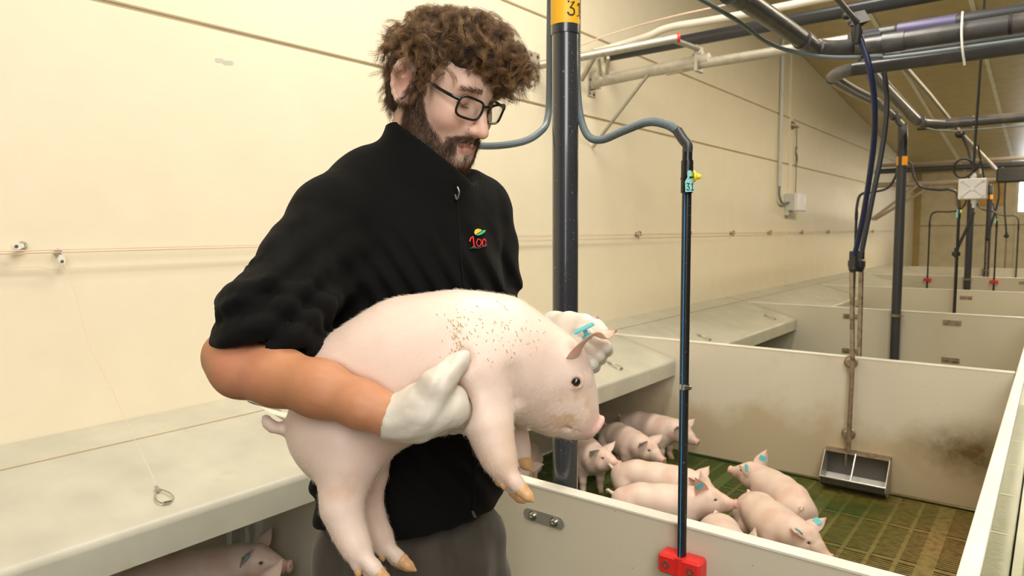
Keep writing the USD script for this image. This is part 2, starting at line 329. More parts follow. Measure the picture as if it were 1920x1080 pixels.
# ---------------------------------------------------------------- pen partitions
def bolt(c, axis, r=.009, h=.007):
    return lathe(c, axis, [(0, r * 1.5), (.002, r * 1.5), (.002, r), (h, r), (h + .001, r * .8), (h + .001, r * .45), (h - .002, r * .4)], 6 * 3)
def bracket(x, z, y, parent, w=.135, ht=.034, face=-1, m='steel'):
    from shapely.geometry import LineString
    s = LineString([(x - w / 2 + ht / 2, z), (x + w / 2 - ht / 2, z)]).buffer(ht / 2, 8) if m == 'steel' else __import__('shapely').box(x - w / 2, z - ht / 2, x + w / 2, z + ht / 2)
    p = trimesh.creation.extrude_polygon(s, .003); v = np.array(p.vertices)
    pl = trimesh.Trimesh(np.stack([v[:, 0], y + face * v[:, 2], v[:, 1]], 1), np.array(p.faces)[:, ::1 if face < 0 else -1], process=False)
    b = part('bracket_plate', pl, 'steel_dull' if m == 'steel' else m, parent, label='metal bracket plate with two bolts')
    for s_ in (-1, 1): part('bolt', bolt((x + s_ * .036, y + face * .003, z), (0, face, 0)), 'steel_bright' if m == 'steel' else m, b)
HP, TH = .725, .036
dirt = ['clean', 'dirty', 'clean', 'clean', 'clean', 'clean']
plab = ['near grey white pen partition with a metal plate and a red clamp in front', 'dung stained pen partition behind the steel feed trough', 'third pen partition from the front, with four small brackets and an upright grey pipe',
        'fourth pen partition from the front, behind a steel drop tube', 'fifth pen partition from the front, with two red clamps', 'most distant pen partition across the room']
for k, y in enumerate(YS):
    t = thing('pen_partition', plab[k], 'partition', (-1.37, y, 0))
    part('board', box(XW + .004, -.135, y, y + TH, .012, HP, .003), 'partition_' + dirt[k], t)
    part('top_edge', box(XW + .004, -.135, y - .002, y + TH + .002, HP - .006, HP + .003, .002), 'profile_white', t, label='pale top edging')
    if k == 0:
        bracket(-1.075, .638, y, t)
        for zz in (.30,): bracket(-1.075, zz, y, t)
    if k == 2:
        for bx in (-1.43, -.66):
            for bz in (.648, .335): bracket(bx, bz, y, t, .13, .045, m='steel_rusty')
    if k == 3: bracket(-.8, .64, y, t, .12, .04, m='steel_rusty')
    if k == 4: bracket(-.35, .66, y, t, .12, .04, m='steel_rusty')
yy = [YB] + YS + [YE]
alab = ['aisle side board of the pen where the man stands', 'glossy aisle board with pale top edge beside the slatted pen floor, nearest in view', 'second aisle board from the front, beyond the stained partition', 'third aisle board from the front', 'fourth aisle board from the front', 'fifth aisle board from the front', 'last aisle board before the end wall']
for k in range(7):
    a, b = yy[k] + .006 + (TH if k else 0), yy[k + 1] + TH - .002
    t = thing('aisle_partition', alab[k], 'partition', (-.113, (a + b) / 2, 0))
    part('board', box(-.129, -.095, a, b, .012, HP, .003), 'partition_gloss', t)
    part('top_edge', box(-.131, -.093, a, b, HP - .006, HP + .004, .002), 'profile_white', t, label='pale top edging')

# ---------------------------------------------------------------- creep covers along the wall
def hook_loop(c, d, s=1.0):
    """A wire snap hook lying along d from c."""
    c, d = np.asarray(c, float), np.asarray(d, float) / np.linalg.norm(d); w = np.cross(d, [0, 0, 1.]); w /= np.linalg.norm(w); L = .062 * s
    P = [c + d * L * a + w * L * b for a, b in ((0, -.05), (.12, -.12), (.45, -.26), (.8, -.26), (.97, -.12), (1.0, .02), (.95, .16), (.75, .24), (.45, .22), (.15, .10), (.02, .05))]
    return cat_([tube(P, .0016 * s, 8, 4, closed=True), tube([c - d * .012 * s, c + d * .008 * s], .004 * s, 8), rod(c + d * L * .97 - w * .010, c + d * L * .97 + w * .010, .004 * s, 8)])
lids = [(.6, 1.505, .645, 'wide grey white creep cover in the left foreground, its skirt facing the man'), (0, 0, .605, 'grey creep cover beside the man, pigs sheltering under it'), (0, 0, .60, 'third creep cover along the wall, two wire hooks on it'),
        (0, 0, .60, 'fourth creep cover along the wall, far down the room'), (0, 0, .60, 'fifth creep cover along the wall, behind the red clamps'), (0, 0, .60, 'farthest creep cover, below the corner of the room')]
for k in range(6):
    y0, y1 = (-2.2 if k == 0 else YS[k - 1] + TH + .006), YS[k] - .006
    zf = lids[k][2]; zh = .737
    t = thing('creep_cover', lids[k][3], 'cover', (-2.25, (y0 + y1) / 2, .5))
    part('back_strip', prism([(XW + .003, .758), (-2.400, zh + .002), (-2.400, zh - .02), (XW + .003, .735)], y0, y1), 'lid_plastic', t)
    arc = [(-1.925 + .030 * math.sin(a), zf - .026 + .030 * math.cos(a)) for a in np.linspace(.25, 1.5, 8)]
    arci = [(-1.925 + .014 * math.sin(a), zf - .026 + .014 * math.cos(a)) for a in np.linspace(1.5, .25, 6)]
    part('cover_panel', prism([(-2.392, zh), *arc, (-1.895, zf - .105), (-1.911, zf - .105), *arci, (-2.392, zh - .018)], y0, y1), 'lid_plastic', t, smooth=30, label='sloping lid with rounded front skirt')
    hg = part('hinge', cat_([rod((-2.396, y0 + .03, zh + .002), (-2.396, y1 - .03, zh + .002), .0035, 8)]), 'joint_dark', t)
    part('leg', box(-2.56, -2.52, y0 + .05, y0 + .09, -.003, .72, .003), 'lid_plastic', t)
    part('leg', box(-2.56, -2.52, y1 - .09, y1 - .05, -.003, .72, .003), 'lid_plastic', t)
# wire hooks lying on the covers, with the lifting cord of the near one
hl = ['wire snap hook on the near cover at the end of a thin cord', 'wire snap hook on the cover just right of the gloved fist', 'first wire hook on the third cover, behind the thin black pipe', 'second wire hook on the third cover, near its front corner']
for k, (px, py, y) in enumerate([(303, 936, .9), (1150, 688, 3.1), (1318, 632, 4.9), (1442, 594, 5.9)]):
    zf = lids[min(k, 2)][2]
    p = onz(px, py, zf + .045); sl = (.737 - zf) / -.475
    zz = zf + .012 + (p[0] + 1.917) * sl; p = onz(px, py, zz); zz = zf + .012 + (p[0] + 1.917) * sl; p[2] = zz - .001
    d = np.array([1, -.15, sl]); d /= np.linalg.norm(d)
    single('snap_hook', hook_loop(p - d * .03, d, 1.35 if k == 0 else 1.5), 'steel', hl[k], 'hook')
    if k == 0: hook0 = p - d * .04

# ---------------------------------------------------------------- cords along the wall
cl = thing('twin_cord_run', 'pair of thin pink cords running along the wall through screw hooks', 'cord', (XW, 8, 1.37))
P = [(XW + .035, y, z) for y, z in ((-.5, 1.352), (.75, 1.362), (1.7, 1.366), (3.3, 1.392), (7., 1.394), (18.1, 1.40))]
part('cord', tube(P, .0022, 8), 'cord_pink', cl); part('cord', tube([(x + .012, y, z + .009) for x, y, z in P], .0018, 8), 'cord_pink', cl)
def screw_hook(y, z, s=1.0, x=XW):
    c = np.array([x, y, z]); r = .013 * s
    ring = [c + [.03 + .0, r * math.cos(a), r * math.sin(a) + .0] for a in np.linspace(-.5, 4.6, 14)]
    return cat_([rod(c, c + [.03, r, 0], .003 * s, 8), tube(ring, .003 * s, 8), lathe(c, (1, 0, 0), [(0, .011 * s), (.003, .011 * s), (.005, .006 * s)], 12)])
hy = [3.29, 4.9, 5.85, 6.9, 8.05, 9.3, 10.6, 12.4, 13.6]
for k, y in enumerate(hy):
    single('screw_hook', screw_hook(y, 1.395, 1.9 if k else 1.2), 'steel_rusty', ('screw hook on the wall just right of the black sleeve', 'screw hook on the wall cord, second from the man, between the two black uprights', 'screw hook on the wall cord, third from the man', 'screw hook on the wall cord, fourth from the man, left of the wall seam', 'screw hook on the wall cord below the white wall box', 'screw hook on the wall cord, first beyond the wall box', 'screw hook on the wall cord, second beyond the wall box', 'screw hook on the wall cord, seen beside the two dark hoses', 'last small screw hook on the wall cord, towards the corner')[k], 'hook', (XW, y, 1.395), group='screw hooks along the wall cord')
def pulley(c, d, lab):
    """White pulley cheek on an eye bolt. d: the way it hangs."""
    c, d = np.asarray(c, float), np.asarray(d, float); d = d / np.linalg.norm(d)
    t = thing('cord_pulley', lab, 'pulley', c)
    w = np.cross(d, [1., 0, 0]); w /= np.linalg.norm(w); L = .034
    P = [c + d * (L * a) + w * (.0105 * b) + np.array([e, 0, 0]) for a, b in [(.2, -.45), (.2, .45), (.55, .95), (.8, 1.05), (1.05, .8), (1.2, 0), (1.05, -.8), (.8, -1.05), (.55, -.95)] for e in (.012, .024)]
    part('cheek', hull(P), 'white_trim', t); part('axle', bolt(c + d * L * .85 + [.024, 0, 0], (1, 0, 0), .0035, .003), 'steel', t)
    part('eye_bolt', cat_([lathe(c + [-.018, 0, 0], (1, 0, 0), [(0, .012), (.004, .013), (.012, .011), (.018, .006)], 12), tube([c + [.008 + .010 * math.cos(a), 0, .010 * math.sin(a) - .004] for a in np.linspace(0, 6.28, 12, endpoint=False)], .0022, 8, closed=True), rod(c - d * .004, c + d * .012, .0026, 8)]), 'steel', t)
pulley((XW + .02, .791, 1.388), (0, -1, -.12), 'white pulley hanging sideways, leftmost on the wall')
pulley((XW + .02, .890, 1.362), (0, -.12, -1), 'white pulley hanging down from the wall cord, above the thin lifting cord')
P = [np.array([XW + .035, .892, 1.325]), onx(125, 505, -2.55), onx(148, 575, -2.50), onx(166, 640, -2.44), onx(215, 740, -2.32), onx(255, 830, -2.2), hook0 + [-.03, 0, .035], hook0]
single('lifting_cord', tube(P, .0011, 6, 6), 'cord_pink', 'thin pale cord slanting from the wall pulley down to the near cover', 'cord')
P = [(XW + .03, y, z) for y, z in ((.3, 1.31), (.78, 1.318), (.84, 1.314), (.88, 1.30))]
single('slack_cord', tube(P, .0011, 6, 4), 'cord_pink', 'short slack cord on the wall at the left edge, below the pulleys', 'cord')
st = onx(420, 116, XW); from shapely.geometry import LineString as _LS
_sc = trimesh.creation.extrude_polygon(_LS([(-.03, 0), (-.01, .003), (.004, -.003), (.032, .001)]).buffer(.0085, 6), .0004); _v = np.array(_sc.vertices)
part('scuff_mark', trimesh.Trimesh(np.stack([XW + .0002 + _v[:, 2], st[1] + _v[:, 0], st[2] + _v[:, 1]], 1), _sc.faces, process=False), 'scuff_grey', wl, label='small grey scuff on the wall')

# ---------------------------------------------------------------- upright feed pipes on every other partition
def ring_clamp(c, r, m='steel_rusty'):
    c = np.asarray(c, float)
    return cat_([lathe(c, (0, 0, 1), [(0, r), (0, r + .004), (.022, r + .004), (.022, r)], 24), box(c[0] - .012, c[0] + .012, c[1] - r - .02, c[1] - r, c[2], c[2] + .022, .002), box(c[0] + r, c[0] + r + .018, c[1] - .01, c[1] + .01, c[2] + .004, c[2] + .018, .002)])
flab = ['black upright feed pipe with yellow 31 band, nearest to the man', 'black upright feed pipe with orange band, behind the steel feed trough', 'distant upright feed pipe by the hanging junction box', 'most distant upright feed pipe, with a small orange band']
def feed_drop(k, x, y, r, ztop, bend=True):
    t = thing('feed_drop_pipe', flab[k], 'pipe', (x, y, .02))
    zb = {0: 2.005, 1: 1.995, 2: 1.985, 3: 1.985}[k]
    part('pipe', tube([(x, y, .10), (x, y, zb + .2)], r, 28), 'pvc_grey' if k < 1 else 'pvc_far', t, smooth=40)
    part('coupling', lathe((x, y, zb - .06), (0, 0, 1), [(0, r), (0, r + .0022), (.006, r + .003), (.15, r + .003), (.156, r + .0022), (.156, r)], 28), 'pvc_grey' if k < 1 else 'pvc_far', t)
    bd = part('number_band', lathe((x, y, zb - .037), (0, 0, 1), [(0, r + .003), (0, r + .0038), (.074, r + .0038), (.074, r + .003)], 28), 'band_yellow' if k == 0 else 'band_orange', t, label='bright band round the pipe')
    if k == 0:
        tm = text_on('31', .038, (0, 0, 0), (1, 0, 0), (0, 0, 1), .0006, .78); v = np.array(tm.vertices); a = -.93 + v[:, 0] / r - .28; rr = r + .0040 + v[:, 1] * -1
        ang = math.atan2(-y, -x) + .05 + v[:, 0] / r
        V = np.stack([x + (r + .0046) * np.cos(ang), y + (r + .0046) * np.sin(ang), zb - .020 + v[:, 2]], 1)
        inner = v[:, 1] < v[:, 1].mean(); V[inner, 0] = x + (r + .0036) * np.cos(ang[inner]); V[inner, 1] = y + (r + .0036) * np.sin(ang[inner])
        part('number', trimesh.Trimesh(V, tm.faces, process=False), 'ink_black', bd, smooth=False)
    if k: part('band_gap', box(x - .02, x + .006, y - r - .006, y - r - .003, zb - .04, zb + .04, .001), 'pvc_far', bd)
    part('upper_bend', tube([(x, y, zb + .19), (x, y, ztop - .14), (x - .004, y, ztop - .06), (x - .01, y + .01, ztop)], r + .001, 24, 5), 'feed_grey' if k else 'pvc_grey', t)
    if k: part('wall_clamp', ring_clamp((x, y, HP - .045), r), 'steel_rusty', t)
    else: part('wall_clamp', ring_clamp((x, y, .5), r), 'steel_rusty', t)
    part('foot', lathe((x, y, .02), (0, 0, 1), [(0, r * 1.5), (.05, r * 1.5), (.09, r)], 24), 'pvc_far', t)
feed_drop(0, -1.065, 1.60, .0355, 2.33)
feed_drop(1, -1.062, 6.68, .0375, 2.30)
feed_drop(2, -1.02, 12.13, .045, 2.2)
feed_drop(3, -.98, 15.0 - .06, .042, 2.2)

# ---------------------------------------------------------------- thin drinker pipes beside them
def corrugated(P, r, n=14, pitch=.0055):
    Q = spline(P, 24); s = np.r_[0, np.cumsum(np.linalg.norm(np.diff(Q, axis=0), axis=1))]
    m = int(s[-1] / (pitch / 4)); u = np.linspace(0, s[-1], m); Q = np.stack([np.interp(u, s, Q[:, i]) for i in range(3)], 1)
    return tube(Q, r * (1 + .10 * np.sign(np.sin(2 * np.pi * u / pitch))), n)
def red_clamp(x, y, z, lab, group=None, s=1.0):
    t = thing('pipe_clamp', lab, 'clamp', (x, y, z), group)
    bodies = [box(x - .052 * s, x - .001, y - .021 * s, y + .027 * s, z - .024 * s, z + .024 * s, .006 * s), box(x + .001, x + .052 * s, y - .021 * s, y + .027 * s, z - .024 * s, z + .024 * s, .006 * s)]
    mid = lathe((x, y, z - .022 * s), (0, 0, 1), [(0, .010), (0, .022 * s), (.044 * s, .022 * s), (.044 * s, .010)], 20)
    part('clamp_body', cat_(bodies + [mid]), 'red_plastic', t)
    for q in (-1, 1): part('bolt', lathe((x + q * .030 * s, y - .0195 * s, z), (0, -1, 0), [(0, .009 * s), (.003, .009 * s), (.003, .0055 * s), (.001, .005 * s)], 12), 'bolt_dark', t)
def ear_tag_pair(c, s=1.0):
    pass
def drinker(k, x, y, ztop, hose, lab, m='hose_grey', r=.0105, zbot=.30):
    t = thing('drinker_pipe', lab, 'pipe', (x, y, zbot))
    part('pipe', tube([(x, y, zbot), (x, y, ztop - .17)], r, 18), 'pe_black', t)
    if k == 0:
        a = math.atan2(-y, -x) - .42
        part('blue_stripe', tube([(x + r * .93 * math.cos(a), y + r * .93 * math.sin(a), zbot), (x + r * .93 * math.cos(a), y + r * .93 * math.sin(a), ztop - .17)], .0016, 8), 'pe_stripe', t, label='thin blue stripe along the pipe')
    part('sleeve', lathe((x, y, ztop - .19), (0, 0, 1), [(0, r), (0, r + .0026), (.004, r + .003), (.070, r + .003), (.074, r + .0006), (.105, r + .0004)], 20), 'pe_black', t)
    part('elbow', tube([(x, y, ztop - .10), (x, y, ztop - .085), *hose[:2]], r + .0008, 16, 5), 'pvc_far', t)
    part('hose', (corrugated(hose[1:], .0092 if k == 0 else .010) if k == 0 else tube(hose[1:], .010, 10, 6)), m, t, label='grey corrugated hose' if k == 0 else None)
    if k == 0: part('hose_clip', cat_([lathe((x, y, 1.060), (0, 0, 1), [(0, r), (0, r + .0015), (.012, r + .0015), (.012, r)], 20), box(x + .006, x + .020, y - .012, y - .002, 1.0615, 1.0705, .001)]), 'steel', t)
    part('nipple', lathe((x, y, zbot), (0, .5, -.8), [(0, r), (.02, r), (.02, r * .7), (.05, r * .6)], 12), 'steel', t)
y0 = 1.478; x0 = ony(1283, 700, y0)[0]
H = [ony(1281, 262, 1.478), ony(1270, 245, 1.480), ony(1248, 233, 1.486), ony(1214, 229, 1.50), ony(1170, 245, 1.53), ony(1128, 262, 1.56), ony(1103, 255, 1.59), ony(1089, 222, 1.63), ony(1083, 170, 1.665), ony(1082, 90, 1.67), ony(1083, -40, 1.67)]
ZT = ony(1283, 362, y0)[2] + .19
drinker(0, x0, y0, ZT, H, 'thin black drinker pipe in front of the near partition, fed by a curved grey hose')
red_clamp(x0, y0, .643, 'red plastic clamp on the near partition, large in the foreground')
xl = -1.44
H2 = [ony(820, 272, 1.49), ony(880, 273, 1.50), ony(935, 273, 1.52), ony(985, 264, 1.56), ony(1014, 246, 1.60), ony(1026, 226, 1.64), ony(1030, 180, 1.67), ony(1031, 60, 1.67), ony(1033, -60, 1.67)]
drinker(1, xl, 1.478, H2[0][2] + .03, [np.array([xl, 1.478, H2[0][2] - .03]), np.array([xl + .04, 1.48, H2[0][2]])] + H2, 'drinker pipe hidden behind the man, its grey hose showing at his chin')
red_clamp(xl, 1.478, .643, 'red clamp on the near partition hidden behind the man')
def pair(y, xs_, zt, xp, labs, glab):
    for i, x in enumerate(xs_):
        s = 1 if x > xp else -1
        H = [np.array(p) for p in ((x - s * .02, y, zt + .02), (x - s * .08, y, zt + .055), (xp + s * .26, y, zt + .05), (xp + s * .13, y, zt + .08), (xp + s * .072, y, zt + .17), (xp + s * .052, y, zt + .26), (xp + s * .030, y, zt + .30))]
        drinker(2, x, y, zt, H, labs[i], 'hose_black', .011)
        if glab[i]: red_clamp(x, y, .665, glab[i])
pair(6.83, (-1.43, -.655), 1.70, -1.062, ('thin black drinker pipe left of the orange banded feed pipe', 'thin black drinker pipe right of the orange banded feed pipe, a yellow tag on top'), ('red clamp out of sight behind the second partition, on the left', 'red clamp out of sight behind the second partition, on the right'))
pair(12.15, (-1.53, -.70), 1.63, -1.02, ('distant thin drinker pipe with a red clamp, left of the hanging junction box', 'distant thin drinker pipe with a red clamp, right of the hanging junction box'), ('small distant red clamp on the left, below the junction box', 'small distant red clamp on the right, towards the window'))
pair(14.95, (-.55,), 1.60, -.98, ('farthest thin drinker pipe near the window',), (None,))

# ---------------------------------------------------------------- numbered tags tied to drinker pipes
def pipe_tag(c, lab, s=1.0, numbered_tag=True):
    c = np.asarray(c, float); t = thing('number_tag', lab, 'tag', c)
    rt, up = R[:, 0] * .96 + R[:, 2] * .28, np.array([0, 0, 1.]); rt = rt - rt @ up * up; rt /= np.linalg.norm(rt); nn = np.cross(rt, up)
    pl = [(-.0035, .034), (.0035, .034), (.0055, .028), (.0045, .019), (.0105, .012), (.0115, -.012), (-.0095, -.013), (-.0105, .010), (-.0045, .019), (-.0055, .028)]
    P = trimesh.creation.extrude_polygon(__import__('shapely').Polygon(pl), .0018); v = np.array(P.vertices) * s
    part('tag_plate', trimesh.Trimesh(c + v[:, :1] * rt + v[:, 1:2] * up + v[:, 2:] * nn, P.faces, process=False), 'tag_pale', t)
    if numbered_tag: part('number', text_on('31', .016, c + rt * -.0085 + up * -.0095 + nn * .0019, rt, up, .0006, .72), 'ink_black', t, smooth=False)
    q = c + up * .021 * s + rt * .012 * s
    part('stud', lathe(q + rt * -.003, rt * .95 + nn * .25, [(0, .0125 * s), (.003 * s, .013 * s), (.006 * s, .0105 * s), (.0075 * s, .0065 * s), (.014 * s, .006 * s), (.018 * s, .003 * s)], 20), 'tag_yellow', t, label='yellow round stud')
    if numbered_tag:
        part('cable_tie', cat_([lathe((x0, y0, c[2] + .0165), (0, 0, 1), [(0, .0125), (0, .0145), (.0045, .0145), (.0045, .0125)], 20), tube([np.array([x0, y0, c[2] + .019]) + nn * .013, c + up * .019 + nn * .004, c + up * .020 + rt * .012 + nn * .003], .0018, 8)]), 'pe_black', t)
pipe_tag(ony(1292, 349, 1.452), 'pale blue tag marked 31 with a yellow stud, tied to the near drinker pipe')
for (px, py, y, lab) in ((1795, 404, 6.83, 'small pale blue tag with a yellow stud on the drinker pipe by the junction box'), (1866, 416, 12.15, 'tiny distant tag with a yellow stud near the window')):
    pipe_tag(ony(px, py, y - .014), lab, 1.5, False)

# ---------------------------------------------------------------- drinking-trough hose sets and the steel trough
def hose_set(k, x, y, paths, lab, tubes):
    t = thing('trough_hose', lab, 'hose', (x, y, .3))
    for i, P in enumerate(paths): part('hose', tube(P, .0135 if k == 0 else .016, 12, 6), 'hose_blue' if (k == 0 and i == 0) else 'hose_black', t, label='dark blue hose' if (k == 0 and i == 0) else None)
    e = np.mean([P[-1] for P in paths], 0)
    part('connector', cat_([box(e[0] - .040, e[0] + .040, e[1] - .028, e[1] + .028, e[2] - .05, e[2] + .0, .01)] + [lathe((P[-1][0], P[-1][1], e[2] - .07), (0, 0, 1), [(0, .015), (.02, .024), (.03, .021), (.11, .021), (.115, .017)], 14) for P in paths]), 'duct_black', t)
    for P in tubes:
        tb = part('steel_tube', tube(P, .0125, 16), 'steel_rusty', t, label='stained steel tube')
        if k == 0 and P[0][1] < 4.1:
            for z in (.70, .30):
                part('flange', lathe((P[0][0], YS[1] - .001, z), (0, -1, 0), [(0, .036), (.004, .036), (.007, .030), (.030, .026), (.034, .018), (.055, .018)], 20), 'steel_rusty', tb)
hp = lambda pts, y: [ony(px, py, y) for px, py in pts]
yA, yB = 4.062, 4.19
xA, xB = -.845, -.80
h1 = [ony(px, py, y) for px, py, y in ((1606, 52, 3.56), (1616, 80, 3.56), (1631, 130, 3.57), (1640, 200, 3.66), (1637, 280, 3.80), (1622, 385, 3.97), (1608, 455, 4.06), (1600, 486, 4.09))]
h2 = hp([(1655, 118), (1661, 160), (1662, 215), (1652, 290), (1636, 370), (1620, 450), (1613, 486)], 4.175)
cz = h1[-1][2] - .07
hose_set(0, xA, 4.1, [h1, h2], 'pair of dark hoses looping down to two steel tubes at the stained partition', [[(h1[-1][0], yA, cz), (xA, yA, .70), (xA - .006, yA, .215)], [(h2[-1][0] + .004, yB, cz), (h2[-1][0] + .012, yB, .30)]])
for k, (px, y, pts, lab) in enumerate([(1790, 9.40, [(1826, 398), (1812, 430), (1800, 455), (1793, 472)], 'single dark hose and steel tube hanging below the junction box'),
                                       (1850, 14.6, [(1872, 335), (1873, 370), (1862, 410), (1852, 444)], 'distant dark hose curving down to a steel tube, towards the window'),
                                       (1887, 16.3, [(1886, 335), (1884, 390), (1887, 440)], 'farthest thin hose beside the window')]):
    P = hp(pts, y - .1); e = P[-1]
    hose_set(k + 1, e[0], y - .1, [P], lab, [[(e[0], e[1], e[2] - .03), (e[0], e[1], .006)]])
tr = thing('feed_trough', 'stainless steel trough with a divider, hung on the stained partition', 'trough', (-.81, 4.02, .01))
tx0, tx1, ty = -.972, -.650, YS[1]
for x in (tx0, tx1): part('side_panel', prism2 if False else hull([(x - .002 + dx, *q) for dx in (0, .004) for q in ((ty, .205), (ty, .02), (ty - .10, .012), (ty - .155, .055), (ty - .155, .075), (ty - .045, .205))]), 'steel_dull', tr)
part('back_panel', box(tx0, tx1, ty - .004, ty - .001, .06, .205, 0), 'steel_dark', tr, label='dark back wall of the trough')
part('top_ledge', hull([(x, *q) for x in (tx0 - .002, tx1 + .002) for q in ((ty, .205), (ty, .209), (ty - .047, .205), (ty - .049, .196))]), 'steel_rusty', tr)
def strip(P, th=.003):
    P = np.asarray(P, float); return cat_([hull([(x, p[0], p[1] + d) for x in (tx0, tx1) for p in (P[i], P[i + 1]) for d in (0, th)]) for i in range(len(P) - 1)])
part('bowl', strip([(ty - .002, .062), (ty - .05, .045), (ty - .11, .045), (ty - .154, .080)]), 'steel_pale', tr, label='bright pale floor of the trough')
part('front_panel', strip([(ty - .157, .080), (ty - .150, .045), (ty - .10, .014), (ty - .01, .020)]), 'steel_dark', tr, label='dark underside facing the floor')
part('front_lip', rod((tx0, ty - .157, .082), (tx1, ty - .157, .082), .005, 10), 'steel_bright', tr)
part('divider', rod((-.815, ty - .155, .085), (-.815, ty - .047, .203), .005, 10), 'steel_bright', tr)
part('drinker_nipple', lathe((-.868, ty - .03, .20), (0, -.1, -1), [(0, .008), (.05, .008), (.05, .005), (.075, .005)], 10), 'steel', tr)

# ---------------------------------------------------------------- overhead feed lines
def jointed(name, lab, P, r, m, joints=(), bands=(), n=22, sm=5):
    t = thing(name, lab, 'pipe', P[0])
    part('pipe', tube(P, r, n, sm), m, t)
    for q, d, L in joints: part('coupling', lathe(np.asarray(q) - np.asarray(d) * L / 2, d, [(0, r), (0, r + .005), (L, r + .005), (L, r)], n), m, t)
    for q, d, L, mm in bands: part('band', lathe(np.asarray(q) - np.asarray(d) * L / 2, d, [(0, r), (0, r + .0025), (L, r + .0025), (L, r)], n), mm, t)
    return t
X1, Y1 = (1, 0, 0), (0, 1, 0); ZP = 2.287
def bend(p, q, r, c, n=6):
    """corner c from direction p to direction q with radius r"""
    c, p, q = np.asarray(c, float), np.asarray(p, float), np.asarray(q, float); o = c - p * r + q * r
    return [o + (p * math.sin(a) - q * math.cos(a)) * r for a in np.linspace(0, math.pi / 2, n)]
xp = -.93
P = [(2.8, 1.64, ZP + .02)] + bend((-1, 0, 0), (0, 1, 0), .16, (xp - .07, 1.64, ZP + .02)) + bend((0, 1, 0), (1, 0, 0), .20, (xp - .03, 3.70, ZP)) + [(.3, 3.70, ZP), (2.8, 3.70, ZP)]
jointed('feed_line', 'thick feed line running towards us overhead and turning to the right, lower of two bends', P, .040, 'feed_grey', [((-.96, 3.42, ZP), Y1, .1), ((-.64, 3.70, ZP), X1, .09), ((-.98, 2.6, ZP), Y1, .1)], [((-.2 + .2 * i, 3.70, ZP), X1, .012, 'ink_black') for i in range(4)])
P = [(2.8, 3.88, ZP + .088), (-.55, 3.88, ZP + .088), (-.75, 3.86, ZP + .084), (-.86, 3.82, ZP + .07)]
jointed('feed_line', 'dark overhead line with a purple wrap, highest of the bundle on the right', P, .036, 'pvc_far', [], [((-.535, 3.88, ZP + .088), X1, .24, 'purple_wrap')] + [((-.66 + .27 * i, 3.88, ZP + .088), X1, .012, 'ink_black') for i in range(5)])
P = [(2.8, 3.95, ZP - .01), (-.4, 3.95, ZP - .01)] + bend((-1, 0, 0), (0, 1, 0), .20, (xp + .09, 3.95, ZP - .01)) + [(xp + .04, 5.2, ZP)] + bend((0, 1, 0), (1, 0, 0), .24, (xp, 6.78, ZP)) + [(2.8, 6.78, ZP)]
jointed('feed_line', 'feed line that leaves the bundle, runs away from us and turns right again', P, .040, 'feed_grey', [((xp + .02, 6.45, ZP), Y1, .12), ((-.62, 6.78, ZP), X1, .08)], [])
P = [(2.8, 3.81, ZP - .078), (-.5, 3.81, ZP - .078)] + bend((-1, 0, 0), (0, 1, 0), .20, (xp - .04, 3.81, ZP - .075)) + [(xp - .07, 4.6, ZP - .04), (xp - .09, 5.4, ZP), (-1.06, 6.52, ZP)]
jointed('feed_line', 'thinner grey feed line beside it, ending at the orange banded pipe', P, .032, 'feed_grey', [((-1.03, 6.1, ZP), Y1, .1)], [])
P = [(2.8, 3.66, ZP - .075), (-.3, 3.66, ZP - .08), (-.7, 3.61, ZP - .072), (-.91, 3.45, ZP - .07), (-1.04, 3.2, ZP - .045), (-1.05, 2.8, ZP - .03), (-1.10, 2.5, ZP + .0), (-1.2, 2.2, ZP + .06)]
single('loose_cable', tube(P, .009, 8, 6), 'hose_grey', 'slack grey cable slung under the overhead feed lines', 'cable', (.3, 3.6, 2.2))
P = [(2.8, 6.75, ZP - .068), (-.3, 6.75, ZP - .072), (-.75, 6.69, ZP - .068), (-.87, 6.5, ZP - .06)]
single('thin_cable', tube(P, .006, 8, 6), 'hose_grey', 'thin grey cable under the farther overhead line', 'cable', (.3, 6.7, 2.2))
# the suspended rods that carry them
P = [ony(1520, -60, 2.9), ony(1607, 42, 3.54)]
single('tie_rod', tube(P, .012, 10), 'feed_grey', 'slanting dark tie rod above the hose joint', 'rod', P[0])
j = ony(1607, 40, 3.55)
hj = thing('hose_joint', 'dark knuckle joint on the overhead lines where the hoses start', 'joint', j)
part('body', cat_([lathe(j + [0, 0, -.10], (0, 0, 1), [(0, .017), (.05, .026), (.07, .022), (.10, .022)], 14), hull([j + np.array(d) for d in ((-.05, 0, .01), (-.02, .02, .05), (.03, .0, .045), (.06, -.02, -.01), (.0, .02, -.03), (-.03, -.02, -.02))])]), 'duct_black', hj)
part('knob', lathe(j + [-.03, -.02, .02], (-.6, -.5, .2), [(0, .012), (.02, .016), (.03, .01)], 10), 'duct_black', hj)
P = [ony(1692, 122, 5.2), ony(1740, 175, 6.5), ony(1800, 250, 9.2), ony(1866, 316, 13.66)]
tr_ = thing('support_rod', 'slanting brown support rod running down behind the bundle', 'rod', P[0])
part('rod', tube(P, [.018, .02, .025, .03], 10), 'feed_beige', tr_); part('knot', lathe(P[2] - [0, .04, .0], (0, 1, -.2), [(0, .03), (.04, .05), (.1, .03)], 10), 'duct_black', tr_)
P = [P[2] + [.02, 0, -.02], ony(1815, 278, 8.6), ony(1822, 305, 7.5)]
single('dropper_cable', tube(P, .016, 10, 6), 'hose_black', 'short dark cable curving from the support rod towards the junction box', 'cable', P[0])
